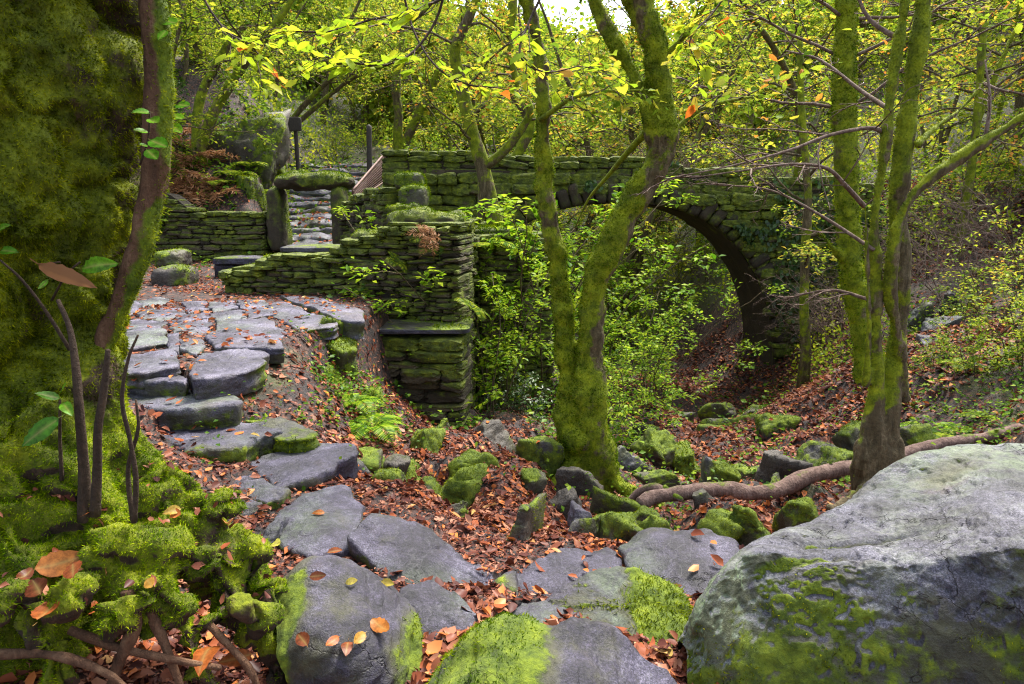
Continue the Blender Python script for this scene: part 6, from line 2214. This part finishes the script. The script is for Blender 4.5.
def big_leaf(u, v, Y, size, label, m='leaf_big', ax=None, nor=(0, -.35, 1), group=None, rnd=None, wid=.3):
    p = W(u, v, Y)
    ax = np.array([ax if ax else (rng.normal(), rng.normal(), 0)], float)
    V, F, r, ve = leaf_fine(p - nrm(ax)[0] * size * .5, nrm(ax)[0], nrm(np.array(nor, float) + rng.normal(0, .12, 3)), size, rng, wid)
    V[:, 2] += .004
    b = Buf()
    b.add(V, F, rnd=rnd if rnd is not None else r, vein=ve)
    tag(put('fallen_leaf', b, M[m]), label, 'leaf', group)


def on_surface(VF, u, v):
    """distance Y where the pixel's ray meets a lofted rock"""
    V = VF[0]
    r = ray(u, v)
    d = nrm(r)
    q = V - CAM
    t = q @ d
    off = np.linalg.norm(q - t[:, None] * d, axis=1)
    i = np.argsort(off)[:12]
    return float(CAM[1] + d[1] * t[i].min()) - .012


for (u, v, s, lab, rd) in [(381, 628, .085, 'largest orange leaf on the rounded slate rock', .78), (359, 640, .055, 'yellow leaf touching the largest orange leaf on the slate rock', .86), (347, 648, .06, 'pinkish brown leaf left of the yellow leaf on the slate rock', .5),
                           (332, 643, .05, 'orange oval leaf in the middle of the slate rock', .72), (302, 640, .07, 'red brown leaf at the left end of the slate rock', .3), (318, 577, .05, 'small brown leaf on the top of the slate rock', .5),
                           (352, 582, .04, 'small yellow green leaf on the top of the slate rock', 1.0), (388, 584, .05, 'pale green leaf on the far shoulder of the slate rock', .98)]:
    big_leaf(u, v, on_surface(SLATE_ROCK, u, v), s, lab, rnd=rd, nor=(0, -.6, .8))
for (u, v, s, lab, rd) in [(62, 564, .115, 'big folded orange leaf on the moss at the foot of the old trunk', .72), (48, 612, .09, 'curled orange leaf below the big folded leaf on the moss', .6), (38, 590, .09, 'shrivelled brown leaf between the curled leaf and the big folded leaf', .2), (24, 578, .05, 'small brown leaf left of the shrivelled leaf', .35), (73, 572, .08, 'narrow pink brown leaf leaning on the big folded leaf', .5),
                           (172, 512, .05, 'pale curled leaf half way up the root mound', .9), (276, 545, .05, 'thin yellow leaf on the moss above the slate rock', 1.0), (150, 585, .05, 'dry pale leaf on the bright moss cushions', .9),
                           (205, 655, .11, 'big orange leaf in the hollow under the roots', .68), (180, 668, .10, 'greenish brown leaf lying under the roots', .95), (120, 655, .09, 'brown leaf hanging among the roots', .15), (235, 660, .09, 'orange leaf next to the big leaf under the roots', .6)]:
    big_leaf(u, v, on_surface((GV, None), u, v) - .02, s, lab, rnd=rd, nor=(.1, -.65, .7), wid=.32)
for (u, v, Y, s, lab, rd) in [(318, 513, 2.85, .06, 'orange leaf on the lowest rounded step', .72), (362, 537, 2.62, .06, 'orange leaf on the top edge of the long sloping slab', .74), (105 + 230, 552, 2.5, .06, 'orange leaf in the crack beside the long sloping slab', .6)]:
    P = W(u, v, Y)
    big_leaf(u, v, Y, s, lab, rnd=rd)

# ------------------------------------------------------------------ branches with large lit leaves that hang into the picture
HANG = [
    ('hanging beech branch with lime green leaves between the old trunk and the post', 3.6, [(520, -90), (470, -20), (420, 8), (370, 20), (325, 32), (280, 30)], 10, 810),
    ('lower hanging twig of lime green leaves above the doorway', 3.9, [(450, -60), (440, 10), (415, 50), (385, 65), (350, 62), (318, 55)], 9, 811),
    ('hanging twig of lime green leaves in front of the left twin trunk', 3.7, [(600, -120), (560, -40), (530, 20), (520, 55), (545, 72), (580, 66)], 7, 812),
    ('sparse dark twig with yellow leaves above the wooden post', 4.2, [(395, -80), (405, 0), (418, 40), (440, 70), (470, 85), (500, 88)], 7, 813),
    ('leafy twig hanging at the top edge right of the twin tree', 4.4, [(760, -100), (740, -30), (715, 10), (690, 40), (700, 70)], 7, 814),
    ('leafy spray hanging beside the top of the old trunk', 4.0, [(180, -80), (200, -10), (225, 30), (250, 45), (262, 60)], 8, 815),
]
for lab, Y, pts, per, sd_ in HANG:
    w = Wood(sd_)
    P, R = pline([(u, v, Y + .15 * math.sin(i * 1.3), 1.6 - .18 * i) for i, (u, v) in enumerate(pts)], .05)
    t = thing('hanging_branch', P[0], lab, 'branch')
    w.twig(P, .009, .003, 6)
    L = len(P)
    for q in range(per):
        i = int(L * (.35 + .62 * (q + w.r.random_sample()) / per))
        i = min(i, L - 2)
        d = P[i + 1] - P[i]
        sdv = nrm(np.cross(nrm(d), [0, 0, 1])) * (1 if q % 2 else -1)
        Q = w.path(P[i], nrm(d) + sdv * .8, w.r.uniform(.18, .42), 4, .06)
        w.twig(Q, .003, .0015, 4)
        w.leaf_at(Q, 6, .085, .3, .012)
    w.leaf_at(P[int(L * .5):], 8, .085, .3, .012)
    w.wood('twig', M['dark_bark'], t)
    w.foliage('leaves', M['leaf_hang'], t, True, .3)

# ------------------------------------------------------------------ fallen leaves on the ground
rng = np.random.RandomState(4242)
# choose points in the seen wedge, denser near the camera
n = 230000
ang = rng.uniform(-.78, .78, n)
dist = 1.2 * (16.0 / 1.2) ** rng.random_sample(n)
x, y = np.sin(ang) * dist, np.cos(ang) * dist
p3 = np.c_[x, y, 0 * x]
dn = .42 + 1.3 * fbm(p3 * 1.1, 3, 77)
dn += .25 * sm(np.hypot(x + .1, y - 5.0), 2.2, .8) + .5 * sm(np.hypot(x - 4.6, y - 8.6), 2.4, 1.0)
dn -= .25 * sm(x, 4.0, 6) * sm(-y, -7.5, -6)
keep = rng.random_sample(n) < np.clip(dn, .22, 1) * np.clip(dist / 4.0, .25, 1.0) ** 1.0 * .5
x, y, dist = x[keep], y[keep], dist[keep]
e = .03
z = hz(x, y)
zc = carve(x, y, z.copy())
kk = zc > z - .005
x, y, dist, z = x[kk], y[kk], dist[kk], z[kk]
nx = -(hz(x + e, y) - z) / e
ny = -(hz(x, y + e) - z) / e
N3 = nrm(np.c_[nx, ny, np.ones_like(nx)])
half = rng.random_sample(len(x)) < .36
litter_points(np.c_[x, y, z][half], N3[half], .05, rng, LIT, tilt=.26)
litter_points(np.c_[x, y, z][~half], N3[~half], .05, rng, LITD, tilt=.26)
n = 42000
x, y = rng.uniform(1.6, 9.5, n), rng.uniform(6.5, 17, n)
kk = fbm(np.c_[x, y, 0 * x] * .8, 3, 78) > -.15
x, y = x[kk], y[kk]
z = hz(x, y)
half = rng.random_sample(len(x)) < .25
PP, NN = np.c_[x, y, z], np.tile([0.0, 0, 1], (len(x), 1))
litter_points(PP[half], NN[half], .075, rng, LIT, tilt=.35)
litter_points(PP[~half], NN[~half], .075, rng, LITD, tilt=.35)
# crumbled bits of leaf and twig in between
n = 90000
ang = rng.uniform(-.75, .75, n)
dist = 1.3 * (8.0 / 1.3) ** rng.random_sample(n)
x, y = np.sin(ang) * dist, np.cos(ang) * dist
z = hz(x, y)
kk = carve(x, y, z.copy()) > z - .005
x, y, z = x[kk], y[kk], z[kk]
k = len(x)
P = np.c_[x, y, z + .004 + .008 * rng.random_sample(k)]
V, F, r = rhomb(P, nrm(np.c_[rng.normal(0, 1, (k, 2)), rng.normal(0, .25, k)]), nrm(np.c_[rng.normal(0, .4, (k, 2)), np.ones(k)]), rng.uniform(.008, .035, k), rng, .22)
LITD.add(V, F, rnd=r)
tag(put('leaf_litter', LIT, M['litter'], loc=(0, 0, 0)), 'orange and brown fallen leaves strewn over stones and ground', 'leaf litter', kind='stuff')
tag(put('dull_leaf_litter', LITD, M['litter_dull'], loc=(0, 0, 0)), 'dull purple brown fallen leaves matted on the forest floor', 'leaf litter', kind='stuff')
